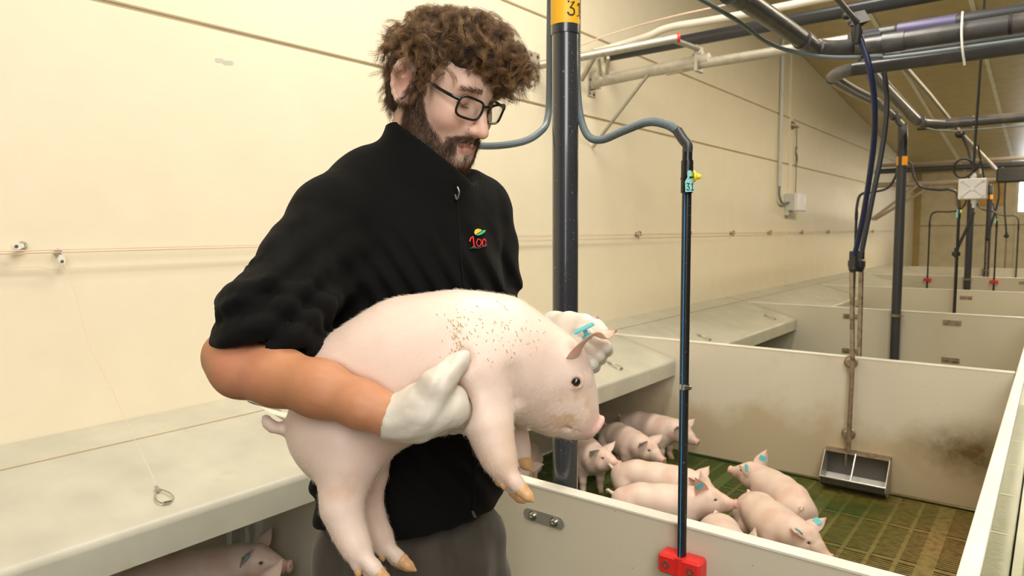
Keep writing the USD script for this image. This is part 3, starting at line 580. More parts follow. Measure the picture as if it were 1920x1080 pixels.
# wall-mounted galvanised arm and pipes in front of the left wall
def gbar(a, b, r): return rod(a, b, r, 16)
ga = thing('pipe_bracket_arm', 'galvanised tube arm with red end caps, fixed to the wall behind the black pole', 'bracket', (XW, 3.9, 2.4))
lo = part('lower_tube', gbar((XW + .06, 4.2, 2.45), (2.4, 4.2, 2.455), .030), 'galvanised', ga)
part('sleeve_tube', gbar((XW + .05, 4.2, 2.44), ony(1330, 110, 4.2), .037), 'galvanised', ga)
a, b = onx(1012, 122, XW + .05), ony(1270, 71, 4.0)
up_ = part('upper_tube', gbar(a, b, .026), 'galvanised', ga)
part('cap', lathe(b, b - a, [(-.004, .029), (.012, .029), (.014, .02)], 16), 'red_cap', up_, label='red end cap')
b2 = ony(1362, 115, 4.2); part('under_tube', gbar(ony(1250, 138, 4.2), b2, .013), 'galvanised', ga); part('cap', lathe(b2, (1, 0, 0), [(0, .016), (.012, .016), (.014, .01)], 12), 'red_cap', ga, label='red end cap')
part('strut', gbar(b - [.02, 0, .01], ony(1310, 92, 4.16), .016), 'galvanised', ga)
part('strut', gbar(ony(1118, 100, 3.9), onx(1090, 150, XW + .1), .016), 'galvanised', ga)
part('brace', gbar(ony(1215, 140, 4.18), onx(1112, 275, XW + .01), .011), 'galvanised', ga)
for px in (1122, 1140): part('hanger', cat_([rod(ony(px + (4 if px < 1130 else -2), 140, 4.18), ony(px, 108, 4.05), .012, 10), lathe(ony(px + 3, 146, 4.2) - [.02, 0, 0], X1, [(0, .03), (0, .044), (.04, .044), (.04, .03)], 16)]), 'galvanised', ga)
c = ony(1310, 112, 4.2); part('hanger', cat_([box(c[0] - .012, c[0] + .012, 4.15, 4.25, 2.40, 2.56, .004), lathe(c - [.03, 0, 0], X1, [(0, .03), (0, .042), (.06, .042), (.06, .03)], 16)]), 'galvanised', ga)
for (px, py, s) in ((1000, 124, 1), (1108, 163, .8)):
    c = onx(px, py, XW); pl = part('wall_plate', box(XW, XW + .008, c[1] - .06 * s, c[1] + .06 * s, c[2] - .085 * s, c[2] + .085 * s, .002), 'galvanised', ga)
    for u in (-.035, .035):
        for v in (-.06, .06): part('bolt', bolt((XW + .008, c[1] + u * s, c[2] + v * s), (1, 0, 0), .008), 'steel_rusty', pl)
    if s == 1: part('stub', gbar(c, a, .024), 'galvanised', ga)
    else: part('stub', box(XW + .008, XW + .07, c[1] - .02, c[1] + .02, c[2] - .02, c[2] + .10, .003), 'galvanised', ga)
P = [onx(1112, 98, XW + .1), ony(1160, 85, 4.3), ony(1215, 68, 4.3), ony(1262, 50, 4.3), ony(1420, 22, 4.3), (.8, 4.3, 2.735), (2.6, 4.3, 2.735)]
wp = thing('white_water_pipe', 'white plastic pipe running from the wall above the galvanised arm', 'pipe', P[0])
part('pipe', tube(P, .024, 14, 5), 'white_pvc', wp); part('cable', tube([np.array(p) + [0, -.03, .035] for p in (onx(1085, 100, XW + .1), ony(1160, 72, 4.3), ony(1262, 44, 4.3), ony(1400, 15, 4.3))], .005, 8, 4), 'cord_pink', wp)
P = [(XW + .02, 4.42, 2.665), (2.6, 4.42, 2.69)]
single('dark_conduit', tube(P, .040, 20), 'pvc_far', 'straight dark overhead pipe running from the wall behind the white one', 'pipe', P[0])

# far beam near the end of the room
fb = thing('far_pipe_rack', 'distant rack of brown pipes across the room under the ceiling', 'rack', (0, 13.7, 2.3))
for z, r, y, m in ((2.55, .03, 13.85, 'feed_beige'), (2.44, .045, 13.7, 'pvc_far'), (2.20, .045, 13.7, 'feed_beige')):
    part('pipe', rod((XW + .02, y, z), (2.4, y, z), r, 12), m, fb)
for x in (-1.05, -.75): part('hanger', rod((x, 13.7, 2.2), (x, 13.7, 2.46), .03, 8), 'feed_beige', fb)
for s in (0, .25): part('brace', rod((XW + .02, 13.5 + s, 1.6), (-1.9 + s, 13.7, 2.2), .025, 8), 'feed_beige', fb)
single('dark_duct', box(-.80, 2.5, 13.2, 13.45, 2.14, 2.36, .02), 'duct_black', 'thick black duct across the room at the right edge', 'duct')
single('far_cross_pipe', rod((-.35, 15.6, 1.98), (2.4, 15.6, 1.98), .04, 12), 'pvc_far', 'dark cross pipe just below the black duct', 'pipe')
ob = thing('yellow_board', 'yellow ochre board on the end wall behind the junction box', 'board', (-1.36, YE - .03, 1.93))
part('board', box(-1.80, -.92, YE - .05, YE - .001, 1.93, 2.40, .004), 'ochre_board', ob); part('batten', box(-1.80, -.92, YE - .075, YE - .05, 2.30, 2.40, .004), 'ochre_board', ob)

# junction boxes
c = ony(1823, 354, 5.0)
jb = thing('junction_box', 'white square junction box hanging on a cable, crossed ribs on its face', 'box', c)
part('box_body', box(c[0] - .072, c[0] + .072, c[1], c[1] + .07, c[2] - .062, c[2] + .062, .006), 'box_white', jb)
cov = part('box_cover', box(c[0] - .070, c[0] + .070, c[1] - .006, c[1] + .001, c[2] - .060, c[2] + .060, .003), 'box_white', jb)
for s in (-1, 1):
    part('cross_rib', cat_([tube([c + [-.052, -.007, -.045 * s], c + [.052, -.007, .045 * s]], .003, 6)]), 'box_grey', cov)
    for q in (-1, 1): part('screw', lathe(c + [.052 * s, -.006, .045 * q], (0, -1, 0), [(0, .009), (.003, .009), (.004, .006)], 12), 'box_grey', cov)
part('hub', lathe(c + [0, -.006, 0], (0, -1, 0), [(0, .014), (.004, .012), (.005, .0)], 14), 'box_white', cov)
part('gland', lathe(c + [0, .035, .062], (0, 0, 1), [(0, .018), (.02, .018), (.025, .012), (.035, .012)], 12), 'box_grey', jb); part('gland', cat_([lathe(c + [.01, .035, -.062], (0, 0, -1), [(0, .018), (.02, .018), (.03, .011), (.05, .011)], 12)]), 'box_grey', jb)
hc = thing('hanging_cable', 'black cable hanging from the ceiling to the junction box with a coiled loop', 'cable', c + [0, .035, .1])
top = c + [.03, .035, 0]; top[2] = zroof(c[1]) - .005
part('cable', tube([top, c + [.012, .035, .9], c + [.0, .035, .25], c + [0, .035, .095]], .007, 8, 5), 'cord_black', hc)
lc = ony(1806, 315, 5.0) + [0, .03, 0]
part('loop', tube([lc + np.array([.052 * math.cos(a), .012 * math.sin(2 * a), .056 * math.sin(a)]) for a in np.linspace(0, 2 * math.pi, 18, endpoint=False)], .006, 8, closed=True), 'cord_black', hc)
part('loop', tube([c + [.0, .04, .095], c + [.03, .05, .16], c + [.045, .05, .10], c + [.05, .05, .07], c + [.015, .045, .26]], .005, 8, 5), 'cord_black', hc)
b0, b1 = onx(1463, 370, XW), onx(1492, 402, XW)
wb = thing('wall_box', 'grey and white electrical box on the left wall at the foot of a conduit', 'box', (XW, 8.75, 1.66))
part('box_body', box(XW, XW + .10, 8.62, 9.02, 1.655, 1.86, .008), 'box_grey', wb); part('box_cover', box(XW + .10, XW + .145, 8.62, 9.02, 1.65, 1.865, .01), 'box_white', wb)
part('base', box(XW, XW + .05, 8.62, 8.76, 1.60, 1.655, .004), 'box_grey', wb)
cd = thing('wall_conduit', 'grey conduit running down the left wall to the electrical box', 'conduit', (XW + .03, 8.33, 1.9))
part('conduit', rod((XW + .03, 8.33, 1.93), (XW + .03, 8.33, zroof(8.33) - .01), .022, 12), 'box_grey', cd); part('cable', tube([(XW + .03, 8.33, 1.98), (XW + .03, 8.33, 1.82), (XW + .04, 8.42, 1.74), (XW + .05, 8.64, 1.75)], .014, 10, 5), 'hose_grey', cd)
tw = thing('wire_fixing', 'rusty hook and dangling wire on the wall above the electrical box', 'wire', (XW, 8.86, 2.5))
part('hook', cat_([lathe((XW, 8.8, 2.68), (1, 0, 0), [(0, .05), (.02, .05), (.05, .02)], 10), rod((XW + .03, 8.8, 2.68), (XW + .03, 9.0, 2.68), .012, 8)]), 'steel_rusty', tw)
part('wire', tube([(XW + .03, 8.93, 2.67), (XW + .03, 8.95, 2.45), (XW + .03, 8.93, 2.36), (XW + .03, 8.96, 2.2), (XW + .03, 8.95, 1.86)], .005, 6, 4), 'bolt_dark', tw)
part('turnbuckle', tube([(XW + .03, 8.95, 2.44), (XW + .035, 8.93, 2.36), (XW + .035, 8.96, 2.28), (XW + .03, 8.95, 2.2)], .013, 8, 3), 'bolt_dark', tw)
# white hanging strip on the bundle
P = [ony(1805, 22, 3.66), ony(1803, 60, 3.63), ony(1805, 95, 3.63), ony(1809, 122, 3.66)]
single('white_cable_tie', tube(P, .005, 6, 5), 'white_trim', 'long white cable tie hanging from the overhead bundle', 'tie', P[0])
# ================================================================ organic shapes: smooth distance fields turned into one skin
class Field:
    def __init__(s, lo, hi, h):
        s.lo, s.h = np.array(lo, float), h; s.n = np.ceil((np.array(hi, float) - s.lo) / h).astype(int) + 1
        s.ax = [(s.lo[i] + h * np.arange(s.n[i])).astype(np.float32) for i in range(3)]
        s.v = np.full(tuple(s.n), .5, np.float32)
    def sl(s, lo, hi):
        a = np.clip(np.floor((np.asarray(lo) - s.lo) / s.h).astype(int), 0, s.n); b = np.clip(np.ceil((np.asarray(hi) - s.lo) / s.h).astype(int) + 1, 0, s.n)
        return tuple(slice(i, max(i, j)) for i, j in zip(a, b))
    def xyz(s, q): return s.ax[0][q[0]][:, None, None], s.ax[1][q[1]][None, :, None], s.ax[2][q[2]][None, None, :]
    def put(s, d, lo, hi, k, cut=False):
        q = s.sl(np.asarray(lo) - 1.5 * k - 2 * s.h, np.asarray(hi) + 1.5 * k + 2 * s.h)
        if any(a.stop <= a.start for a in q): return s
        D = d(*s.xyz(q)); V = s.v[q]
        if cut: D = -D; H = np.clip(.5 - .5 * (V - D) / k, 0, 1); s.v[q] = V * (1 - H) + D * H + k * H * (1 - H)
        else: H = np.clip(.5 + .5 * (V - D) / k, 0, 1); s.v[q] = V * (1 - H) + D * H - k * H * (1 - H)
        return s
    def cone(s, a, ra, b, rb, k=.02, cut=False, flat=None):
        """Round cone; flat = (direction, factor): squeezed along direction to 1/factor."""
        a, b = np.asarray(a, np.float32), np.asarray(b, np.float32); ba = b - a; L2 = float(ba @ ba) + 1e-12; rm = max(ra, rb)
        if flat is not None: fn = np.asarray(flat[0], float); fn = (fn / np.linalg.norm(fn)).astype(np.float32); ff = flat[1]
        def d(X, Y, Z):
            x, y, z = X - a[0], Y - a[1], Z - a[2]
            t = np.clip((x * ba[0] + y * ba[1] + z * ba[2]) / L2, 0, 1); r = ra + (rb - ra) * t
            x, y, z = x - ba[0] * t, y - ba[1] * t, z - ba[2] * t; q = x * x + y * y + z * z
            if flat is not None:
                w = x * fn[0] + y * fn[1] + z * fn[2]; l0 = np.sqrt(q) + 1e-9; l1 = np.sqrt(q + (ff * ff - 1) * w * w)
                return (l1 - r) * l0 / (l1 + 1e-9)
            return np.sqrt(q) - r
        return s.put(d, np.minimum(a, b) - rm, np.maximum(a, b) + rm, k, cut)
    def ell(s, c, r, k=.02, rot=None, cut=False):
        c, r = np.asarray(c, np.float32), np.asarray(r, np.float32); M = np.eye(3, dtype=np.float32) if rot is None else np.asarray(rot, np.float32)   # rows: the ellipsoid's axes
        def d(X, Y, Z):
            x, y, z = X - c[0], Y - c[1], Z - c[2]; k0 = k1 = 0
            for i in range(3):
                w = (x * M[i, 0] + y * M[i, 1] + z * M[i, 2]) / r[i]; k0 = k0 + w * w; k1 = k1 + (w / r[i]) ** 2
            k0, k1 = np.sqrt(k0), np.sqrt(k1); return k0 * (k0 - 1) / (k1 + 1e-9)
        rm = float(max(r)); return s.put(d, c - rm, c + rm, k, cut)
    def chain(s, P, r, k=.02, cut=False, flat=None):
        for i in range(len(P) - 1): s.cone(P[i], r[i], P[i + 1], r[i + 1], k, cut, flat)
        return s
    def cut_near(s, p, n, c, r, k=.004):
        """As plane_cut, but only within r of c."""
        n = np.asarray(n, float); n = (n / np.linalg.norm(n)).astype(np.float32); p, c = np.asarray(p, np.float32), np.asarray(c, np.float32)
        def d(X, Y, Z): return np.maximum(-((X - p[0]) * n[0] + (Y - p[1]) * n[1] + (Z - p[2]) * n[2]), np.sqrt((X - c[0]) ** 2 + (Y - c[1]) ** 2 + (Z - c[2]) ** 2) - r)
        return s.put(d, c - r, c + r, k, True)
    def plane_cut(s, p, n, k=.004):
        """Takes away what lies on the side n points to."""
        n = np.asarray(n, float); n = (n / np.linalg.norm(n)).astype(np.float32); p = np.asarray(p, np.float32)
        X, Y, Z = s.xyz((slice(None),) * 3); D = (X - p[0]) * n[0] + (Y - p[1]) * n[1] + (Z - p[2]) * n[2]
        H = np.clip(.5 - .5 * (s.v - D) / k, 0, 1); s.v = s.v * (1 - H) + D * H + k * H * (1 - H); return s
    def mesh(s, relax=1):
        v, h = s.v, s.h; ins = v < 0; c = np.zeros(tuple(s.n - 1), np.int8)
        S = [slice(None, -1), slice(1, None)]; corners = [(i, j, k) for i in (0, 1) for j in (0, 1) for k in (0, 1)]
        for i, j, k in corners: c += ins[S[i], S[j], S[k]]
        I = np.argwhere((c > 0) & (c < 8)); idx = np.full(c.shape, -1, np.int32); idx[tuple(I.T)] = np.arange(len(I))
        val = {q: v[I[:, 0] + q[0], I[:, 1] + q[1], I[:, 2] + q[2]] for q in corners}
        acc, cnt = np.zeros((len(I), 3), np.float32), np.zeros(len(I), np.float32)
        for a in corners:
            for ax in range(3):
                if a[ax] == 0:
                    b = list(a); b[ax] = 1; b = tuple(b); va, vb = val[a], val[b]; m = (va < 0) != (vb < 0)
                    t = np.where(m, va / np.where(m, va - vb, 1), 0); P = np.tile(np.array(a, np.float32), (len(I), 1)); P[:, ax] += t
                    acc += P * m[:, None]; cnt += m
        V = s.lo + h * (I + acc / cnt[:, None]); Fc = []
        for ax in range(3):
            o = [d for d in range(3) if d != ax]
            a = ins[tuple(S[0] if d == ax else slice(1, -1) for d in range(3))]; b = ins[tuple(S[1] if d == ax else slice(1, -1) for d in range(3))]
            E = np.argwhere(a != b); flip = a[tuple(E.T)]
            for d in o: E[:, d] += 1
            def cell(da, db):
                q = E.copy(); q[:, o[0]] -= da; q[:, o[1]] -= db; return idx[tuple(q.T)]
            Q = np.stack([cell(1, 1), cell(0, 1), cell(0, 0), cell(1, 0)], 1)
            if ax == 1: flip = ~flip
            Q = np.where(flip[:, None], Q, Q[:, ::-1]); Fc += [Q[:, [0, 1, 2]], Q[:, [0, 2, 3]]]
        Fc = np.vstack(Fc)
        if relax: V = taubin(V, Fc, relax)
        return V, Fc
def taubin(V, Fc, n, lam=.5, mu=-.52):
    from scipy.sparse import coo_matrix
    e = np.vstack([Fc[:, [0, 1]], Fc[:, [1, 2]], Fc[:, [2, 0]]]); e = np.vstack([e, e[:, ::-1]])
    A = coo_matrix((np.ones(len(e), np.float32), (e[:, 0], e[:, 1])), (len(V), len(V))).tocsr(); A.data[:] = 1; dg = np.asarray(A.sum(1)).ravel()[:, None]; dg[dg == 0] = 1
    for _ in range(n):
        for w in (lam, mu): V = V + w * (A @ V / dg - V)
    return V
def vnormals(V, Fc):
    n = np.zeros_like(V); q = np.cross(V[Fc[:, 1]] - V[Fc[:, 0]], V[Fc[:, 2]] - V[Fc[:, 0]])
    for k in range(3): np.add.at(n, Fc[:, k], q)
    return n / (np.linalg.norm(n, axis=1, keepdims=True) + 1e-12)
def sstep(a, b, x): t = np.clip((x - a) / (b - a), 0, 1); return t * t * (3 - 2 * t)
def near(V, c, r0, r1): return 1 - sstep(r0, r1, np.linalg.norm(V - np.asarray(c), axis=1))
def seg_d(V, a, b):
    a, b = np.asarray(a, float), np.asarray(b, float); t = np.clip((V - a) @ (b - a) / ((b - a) @ (b - a)), 0, 1); return np.linalg.norm(V - a - t[:, None] * (b - a), axis=1)
def blend(C, col, w): return C * (1 - w[:, None]) + np.asarray(col) * w[:, None]
def fbm(P, s, oct=3): return meshkit.fbm(np.asarray(P) * s, oct) if False else sum(_noise(np.asarray(P) * s * 2 ** o) / 2 ** o for o in range(oct)) / (2 - 2 ** (1 - oct))
_rt = np.random.default_rng(5).random((64, 64, 64)).astype(np.float32)
def _noise(P):
    i = np.floor(P).astype(int); f = P - i; f = f * f * (3 - 2 * f); o = 0
    for a in (0, 1):
        for b in (0, 1):
            for c in (0, 1):
                o = o + _rt[(i[:, 0] + a) & 63, (i[:, 1] + b) & 63, (i[:, 2] + c) & 63] * np.where(a, f[:, 0], 1 - f[:, 0]) * np.where(b, f[:, 1], 1 - f[:, 1]) * np.where(c, f[:, 2], 1 - f[:, 2])
    return o

# ---------------------------------------------------------------- skins
def skin_mat(name, rough, sss, bumps, sheen=0., scale=.006, radius=(1, .35, .2)):
    n = {'at': ('attribute', {'attribute': 'tint'}), 'tc': ('texture_coordinate', {}), 'n1': ('noise_texture', {'scale': 14., 'detail': 5.}),
         'r1': ('rgb_ramp', {'ramp': [(.25, (.90, .88, .88)), (.75, (1, 1, 1))]}), 'm': ('mix_color', {'blend_type': 'multiply', 'fac': 1.}),
         'nb': ('noise_texture', {'scale': bumps[0], 'detail': 4., 'roughness': .6}), 'b': ('bump', {'strength': bumps[1], 'distance': bumps[2]}),
         'p': ('principled_bsdf', dict(roughness=rough, subsurface_weight=sss, subsurface_scale=scale, subsurface_radius=radius, sheen_weight=sheen, sheen_tint=(1, .95, .88)))}
    l = [('tc.object', 'n1.vector'), ('n1.fac', 'r1.fac'), ('at.color', 'm.a'), ('r1.color', 'm.b'), ('m.result', 'p.base_color'), ('tc.object', 'nb.vector'), ('nb.fac', 'b.height'), ('b.normal', 'p.normal')]
    mat(name, n, l)
skin_mat('pig_skin', .48, .16, (150., .10, .002), sheen=.12)
skin_mat('man_skin', .56, .14, (420., .10, .001))
plain('horn', (.62, .36, .17), .4, bump=.05)
plain('eye_black', (.012, .010, .010), .08, coat_weight=1., coat_roughness=.03)
mat('pig_hair', {'p': ('principled_bsdf', {'base_color': (.90, .80, .66), 'roughness': .5, 'alpha': 1.0})})
PINK = np.array([.80, .635, .55]); EARP = np.array([.76, .34, .27]); SNP = np.array([.74, .43, .37])
def ear_mesh(base, tip, side, L=None, wd=.045, cup=.018, th=.0035, curl=0., nu=16, nv=11, up=None):
    """A leaf-shaped, cupped ear from base to tip; side: across it. Returns (V, F, inside mask)."""
    base, tip, side = (np.asarray(q, float) for q in (base, tip, side)); ax = tip - base; L = np.linalg.norm(ax); ax /= L
    side = side - side @ ax * ax; side /= np.linalg.norm(side); nrm = np.cross(ax, side)
    u, v = np.meshgrid(np.linspace(0, 1, nu), np.linspace(-1, 1, nv), indexing='ij')
    w = wd * (np.sin(np.pi * np.clip(.22 + .78 * u, 0, 1)) ** .75 * (1 - .25 * u)) * np.sqrt(np.clip(1 - u ** 4, 0, 1)) + .0015
    w[0] *= .85
    off = cup * (v ** 2) * (1 - .6 * u) - cup * .6 * (1 - u) + curl * u ** 2
    C = base + ax * (u * L)[..., None] + side * (w * v)[..., None] + nrm * off[..., None]
    th_ = (th * (1 - .55 * u) * (1 - .7 * np.abs(v) ** 3))[..., None]
    A, B = (C + nrm * th_).reshape(-1, 3), (C - nrm * th_).reshape(-1, 3); N = nu * nv; V = np.vstack([A, B]); Fc = []
    for i in range(nu - 1):
        for j in range(nv - 1):
            a, b, c, d = i * nv + j, (i + 1) * nv + j, (i + 1) * nv + j + 1, i * nv + j + 1
            Fc += [(a, b, c), (a, c, d), (N + a, N + c, N + b), (N + a, N + d, N + c)]
    def edge(ids):
        for a, b in zip(ids[:-1], ids[1:]): Fc.extend([(a, N + b, b), (a, N + a, N + b)])
    edge([i * nv for i in range(nu)][::-1]); edge([i * nv + nv - 1 for i in range(nu)]); edge([(nu - 1) * nv + j for j in range(nv)][::-1])
    ins = np.r_[np.ones(N), np.zeros(N)]; return V, np.array(Fc), ins
def ear_tint(V, ins, L0, strong=1.0):
    C = np.tile(PINK * [.99, .90, .88], (len(V), 1)); C = blend(C, EARP, ins * .85 * strong); return blend(C, (.55, .36, .24), .25 * sstep(.5, .75, fbm(V + 3.1, 60)))
def tag_mesh(c, n, up, w=.017, h=.012):
    c, n, up = np.asarray(c, float), np.asarray(n, float), np.asarray(up, float); n /= np.linalg.norm(n); up = up - up @ n * n; up /= np.linalg.norm(up); s = np.cross(up, n)
    P = [c + s * a + up * b + n * e for a, b in ((-w, -h * .6), (-w * .8, -h), (w * .8, -h), (w, -h * .6), (w, h * .6), (w * .8, h), (-w * .8, h), (-w, h * .6)) for e in (.001, .0035)]
    return hull(P), lathe(c - n * .006, n, [(0, .006), (.003, .006), (.010, .004), (.0115, .002)], 12)

# ---------------------------------------------------------------- a piglet standing in the pen
def build_pig(name, label, pos, yaw, bend=0., head=(0, 0), ears=('out', 'out'), size=.78, tags=(1, 0), lean=0., h=.0055, tail=1, group=None, low=0., seed=0, red=.6):
    rs = np.random.default_rng(seed); cy, sy = math.cos(yaw), math.sin(yaw); pos = np.asarray(pos, float)
    def bp(p):
        x, y, z = p; a = bend * x; X_ = (math.sin(a) / bend if abs(bend) > 1e-4 else x) - math.sin(a) * y; Y_ = ((1 - math.cos(a)) / bend if abs(bend) > 1e-4 else 0) + math.cos(a) * y
        return np.array([X_, Y_, z])
    hy, hp_ = head; nb = np.array([.195, 0, .262 - low]); bn = bp(nb); an = bend * .195 + hy
    def hd(p):                                        # a point of the head, relative to the base of the neck (unposed)
        x, y, z = np.asarray(p, float); x, z = x * math.cos(hp_) - z * math.sin(hp_), x * math.sin(hp_) + z * math.cos(hp_)
        return bn + [x * math.cos(an) - y * math.sin(an), x * math.sin(an) + y * math.cos(an), z]
    def w(P): P = np.atleast_2d(P) * size; return np.stack([pos[0] + P[:, 0] * cy - P[:, 1] * sy, pos[1] + P[:, 0] * sy + P[:, 1] * cy, pos[2] + P[:, 2]], 1)
    fd = Field((-.42, -.30, -.01), (.52, .30, .52), h); B = lambda *p: bp((p[0], p[1], p[2] - low))
    fd.chain([B(-.225, 0, .232), B(-.13, 0, .246), B(0, 0, .240), B(.11, 0, .243), bn - [0, 0, .006]], [.084, .096, .104, .100, .083], .04)
    fd.cone(B(-.06, 0, .205), .082, B(.08, 0, .198), .085, .04)
    fd.ell(B(-.20, .052, .205), (.075, .055, .085), .03); fd.ell(B(-.20, -.052, .205), (.075, .055, .085), .03)
    fd.ell(B(.115, .060, .205), (.06, .045, .085), .03); fd.ell(B(.115, -.060, .205), (.06, .045, .085), .03)
    fd.cone(bn, .080, hd((.065, 0, .004)), .066, .03); fd.cone(bn - [0, 0, .02], .07, hd((.07, 0, -.035)), .052, .03)
    fd.cone(hd((.075, 0, .006)), .061, hd((.125, 0, -.014)), .042, .03); fd.cone(hd((.10, 0, -.018)), .044, hd((.182, 0, -.040)), .027, .025)
    fd.cone(hd((.10, 0, -.045)), .034, hd((.165, 0, -.056)), .018, .02); 
    for s in (-1, 1): fd.ell(hd((.07, s * .040, -.03)), (.045, .034, .042), .02); fd.ell(hd((.098, s * .036, .020)), (.022, .014, .014), .014)
    hx = hd((.2, 0, -.045)) - hd((.1, 0, -.028)); hx /= np.linalg.norm(hx); hs = hd((0, 1, 0)) - hd((0, 0, 0)); hu = np.cross(hx, hs); fd.ell(hd((.205, 0, -.044)), (.011, .030, .028), .004, rot=[hx, hs, hu])
    for s in (-1, 1): fd.ell(hd((.1115, s * .0505, .010)), (.009, .008, .007), .004, cut=True)
    legs = []
    for s in (-1, 1):
        sw = rs.uniform(-.03, .03)
        F_ = [B(.118, s * .062, .20), B(.112 + sw * .3, s * .066, .150), np.array(B(.128 + sw, s * .064, 0)) + [0, 0, .085], np.array(B(.126 + sw, s * .064, 0)) + [0, 0, .040], np.array(B(.142 + sw, s * .064, 0)) + [0, 0, .012]]
        fd.chain(F_, [.05, .036, .0225, .0185, .0175], .02); legs.append(F_)
        sw = rs.uniform(-.03, .03)
        H_ = [B(-.185, s * .058, .19), B(-.155, s * .066, .155), np.array(B(-.235 + sw * .6, s * .060, 0)) + [0, 0, .105], np.array(B(-.222 + sw, s * .060, 0)) + [0, 0, .045], np.array(B(-.205 + sw, s * .060, 0)) + [0, 0, .012]]
        fd.chain(H_, [.07, .05, .025, .019, .0175], .02); legs.append(H_)
    if tail:
        tb = B(-.302, 0, .265); T_ = [tb + np.array(d) for d in ((.03, 0, -.01), (-.008, 0, .012), (-.026, .008, .022), (-.036, .022, .014), (-.030, .030, -.002))]
        fd.chain(T_, [.012, .009, .0075, .006, .005], .008)
    V, Fc = fd.mesh(1); C = np.tile(PINK, (len(V), 1))
    C = blend(C, (.70, .45, .37), .55 * sstep(.46, .70, fbm(V, 9)))
    sn = hd((.205, 0, -.043)); C = blend(C, SNP, .8 * near(V, sn, .024, .060))
    for s in (-1, 1): C = blend(C, (.22, .08, .06), .9 * near(V, hd((.217, s * .011, -.042)), .0045, .009)); e0 = hd((.09, 0, .0))
    C = blend(C, (.55, .34, .16), .42 * near(V, hd((.12, 0, -.03)), .03, .10) * sstep(.44, .62, fbm(V + 7 + seed, 38)))
    C = blend(C, (.66, .42, .24), .55 * (1 - sstep(.02, .14, V[:, 2])) * sstep(.3, .6, fbm(V + seed, 30)))
    for s in (-1, 1): C = blend(C, (.35, .16, .12), .7 * near(V, hd((.1115, s * .0475, .010)), .006, .014))
    t = thing(name, label, 'piglet', pos, group); part('body', (w(V), Fc), 'pig_skin', t, tint=C)
    for s in (-1, 1): part('eye', trimesh.creation.icosphere(2, .0062 * size).apply_translation(w(hd((.1095, s * .0450, .010)))[0]), 'eye_black', t)
    for i, s in enumerate((1, -1)):
        st = ears[i]; b0 = hd((.050, s * .034, .036))
        tip = hd({'up': (.045, s * .080, .165), 'out': (.090, s * .145, .085), 'fwd': (.130, s * .095, .095), 'flop': (.115, s * .125, .025), 'back': (.0, s * .13, .11)}[st])
        side = hd((.075, s * .02, .05)) - hd((.03, s * .06, .045)); eye_l = np.array([cy * (EYE - pos)[0] + sy * (EYE - pos)[1], -sy * (EYE - pos)[0] + cy * (EYE - pos)[1], EYE[2]]) / size; vw = eye_l - tip; sf = np.cross(tip - b0, vw); sf /= np.linalg.norm(sf); side = side / np.linalg.norm(side) * s
        side = side + sf * (.9 if sf @ side > 0 else -.9); side *= s; Ve, Fe, ins = ear_mesh(b0, tip, side * (1 if s > 0 else -1), wd=.044, cup=.018 * (1 if s > 0 else -1) * (1 if s > 0 else -1))
        nrm = np.cross(tip - b0, side * s); 
        if s < 0: Fe = Fe
        ep = part('ear', (w(Ve), Fe), 'pig_skin', t, tint=ear_tint(Ve, ins, 0, red))
        if tags[i]:
            nn = np.cross((tip - b0) / np.linalg.norm(tip - b0), side * s / np.linalg.norm(side)); c = b0 * .45 + tip * .55
            out = nn if nn @ (eye_l - c) > 0 else -nn
            for sg in ((1, -1) if tags[i] == 2 else (tags[i],)):
                pl, stud = tag_mesh(c + out * sg * .008, out * sg, tip - b0, .022, .0155)
                tp = part('ear_tag', (w(pl.vertices), pl.faces), 'tag_teal', t, label='small teal ear tag'); part('stud', (w(stud.vertices), stud.faces), 'tag_teal', tp)
    for L in legs:
        a, b = L[-2], L[-1]; fw = b - a; fw[2] = 0; fw /= np.linalg.norm(fw); sd = np.array([-fw[1], fw[0], 0])
        for q in (-1, 1):
            o = b + sd * q * .009; P = [o + fw * x + sd * y + np.array([0, 0, z - .012]) for x, y, z in ((-.013, -.008, 0), (-.013, .008, 0), (.020, -.007, 0), (.020, .007, 0), (.026, 0, 0), (-.012, -.008, .020), (-.012, .008, .020), (.008, -.007, .023), (.008, .007, .023), (.014, 0, .022))]
            hf = hull(P); part('hoof', (w(hf.vertices), hf.faces), 'horn', t)
    return t
# ================================================================ the piglets in the pens
def placed(name, label, tail, deg, center=None, **kw):
    """A piglet with its tail end at tail = (x, y), or its middle at center, heading deg from the wall-to-aisle direction."""
    size = kw.get('size', .78); a = math.radians(deg); d = np.array([math.cos(a), math.sin(a)])
    c = np.asarray(center, float) if center is not None else np.asarray(tail, float) + d * .30 * size
    return build_pig(name, label, (c[0], c[1], .001), a, **kw)
placed('piglet', 'pale piglet standing sideways behind the near partition with raised head and upright tagged ear', (-1.565, 2.74), 26, bend=.5, head=(-.35, .32), ears=('up', 'up'), tags=(0, 1), seed=1, red=1.)
placed('piglet', 'pale piglet half hidden behind the one with the upright ear', (-1.745, 3.06), 8, head=(.0, -.08), ears=('out', 'out'), tags=(0, 1), seed=2)
placed('piglet', 'foremost piglet on the slats, both ears out with teal tags', (-1.085, 3.09), -42, bend=.9, head=(.32, -.12), ears=('out', 'out'), tags=(1, 1), seed=3)
placed('piglet', 'piglet turned away from us with reddened tagged ears, beyond the foremost one', (-.80, 3.13), 138, bend=1.2, head=(.35, .25), ears=('out', 'up'), tags=(1, 1), seed=4, red=1.)
placed('piglet', 'white rounded piglet back close behind the near partition, right of the thin black pipe', (-1.10, 2.80), -58, head=(.75, -.1), ears=('up', 'up'), tags=(0, 0), size=.76, seed=5)
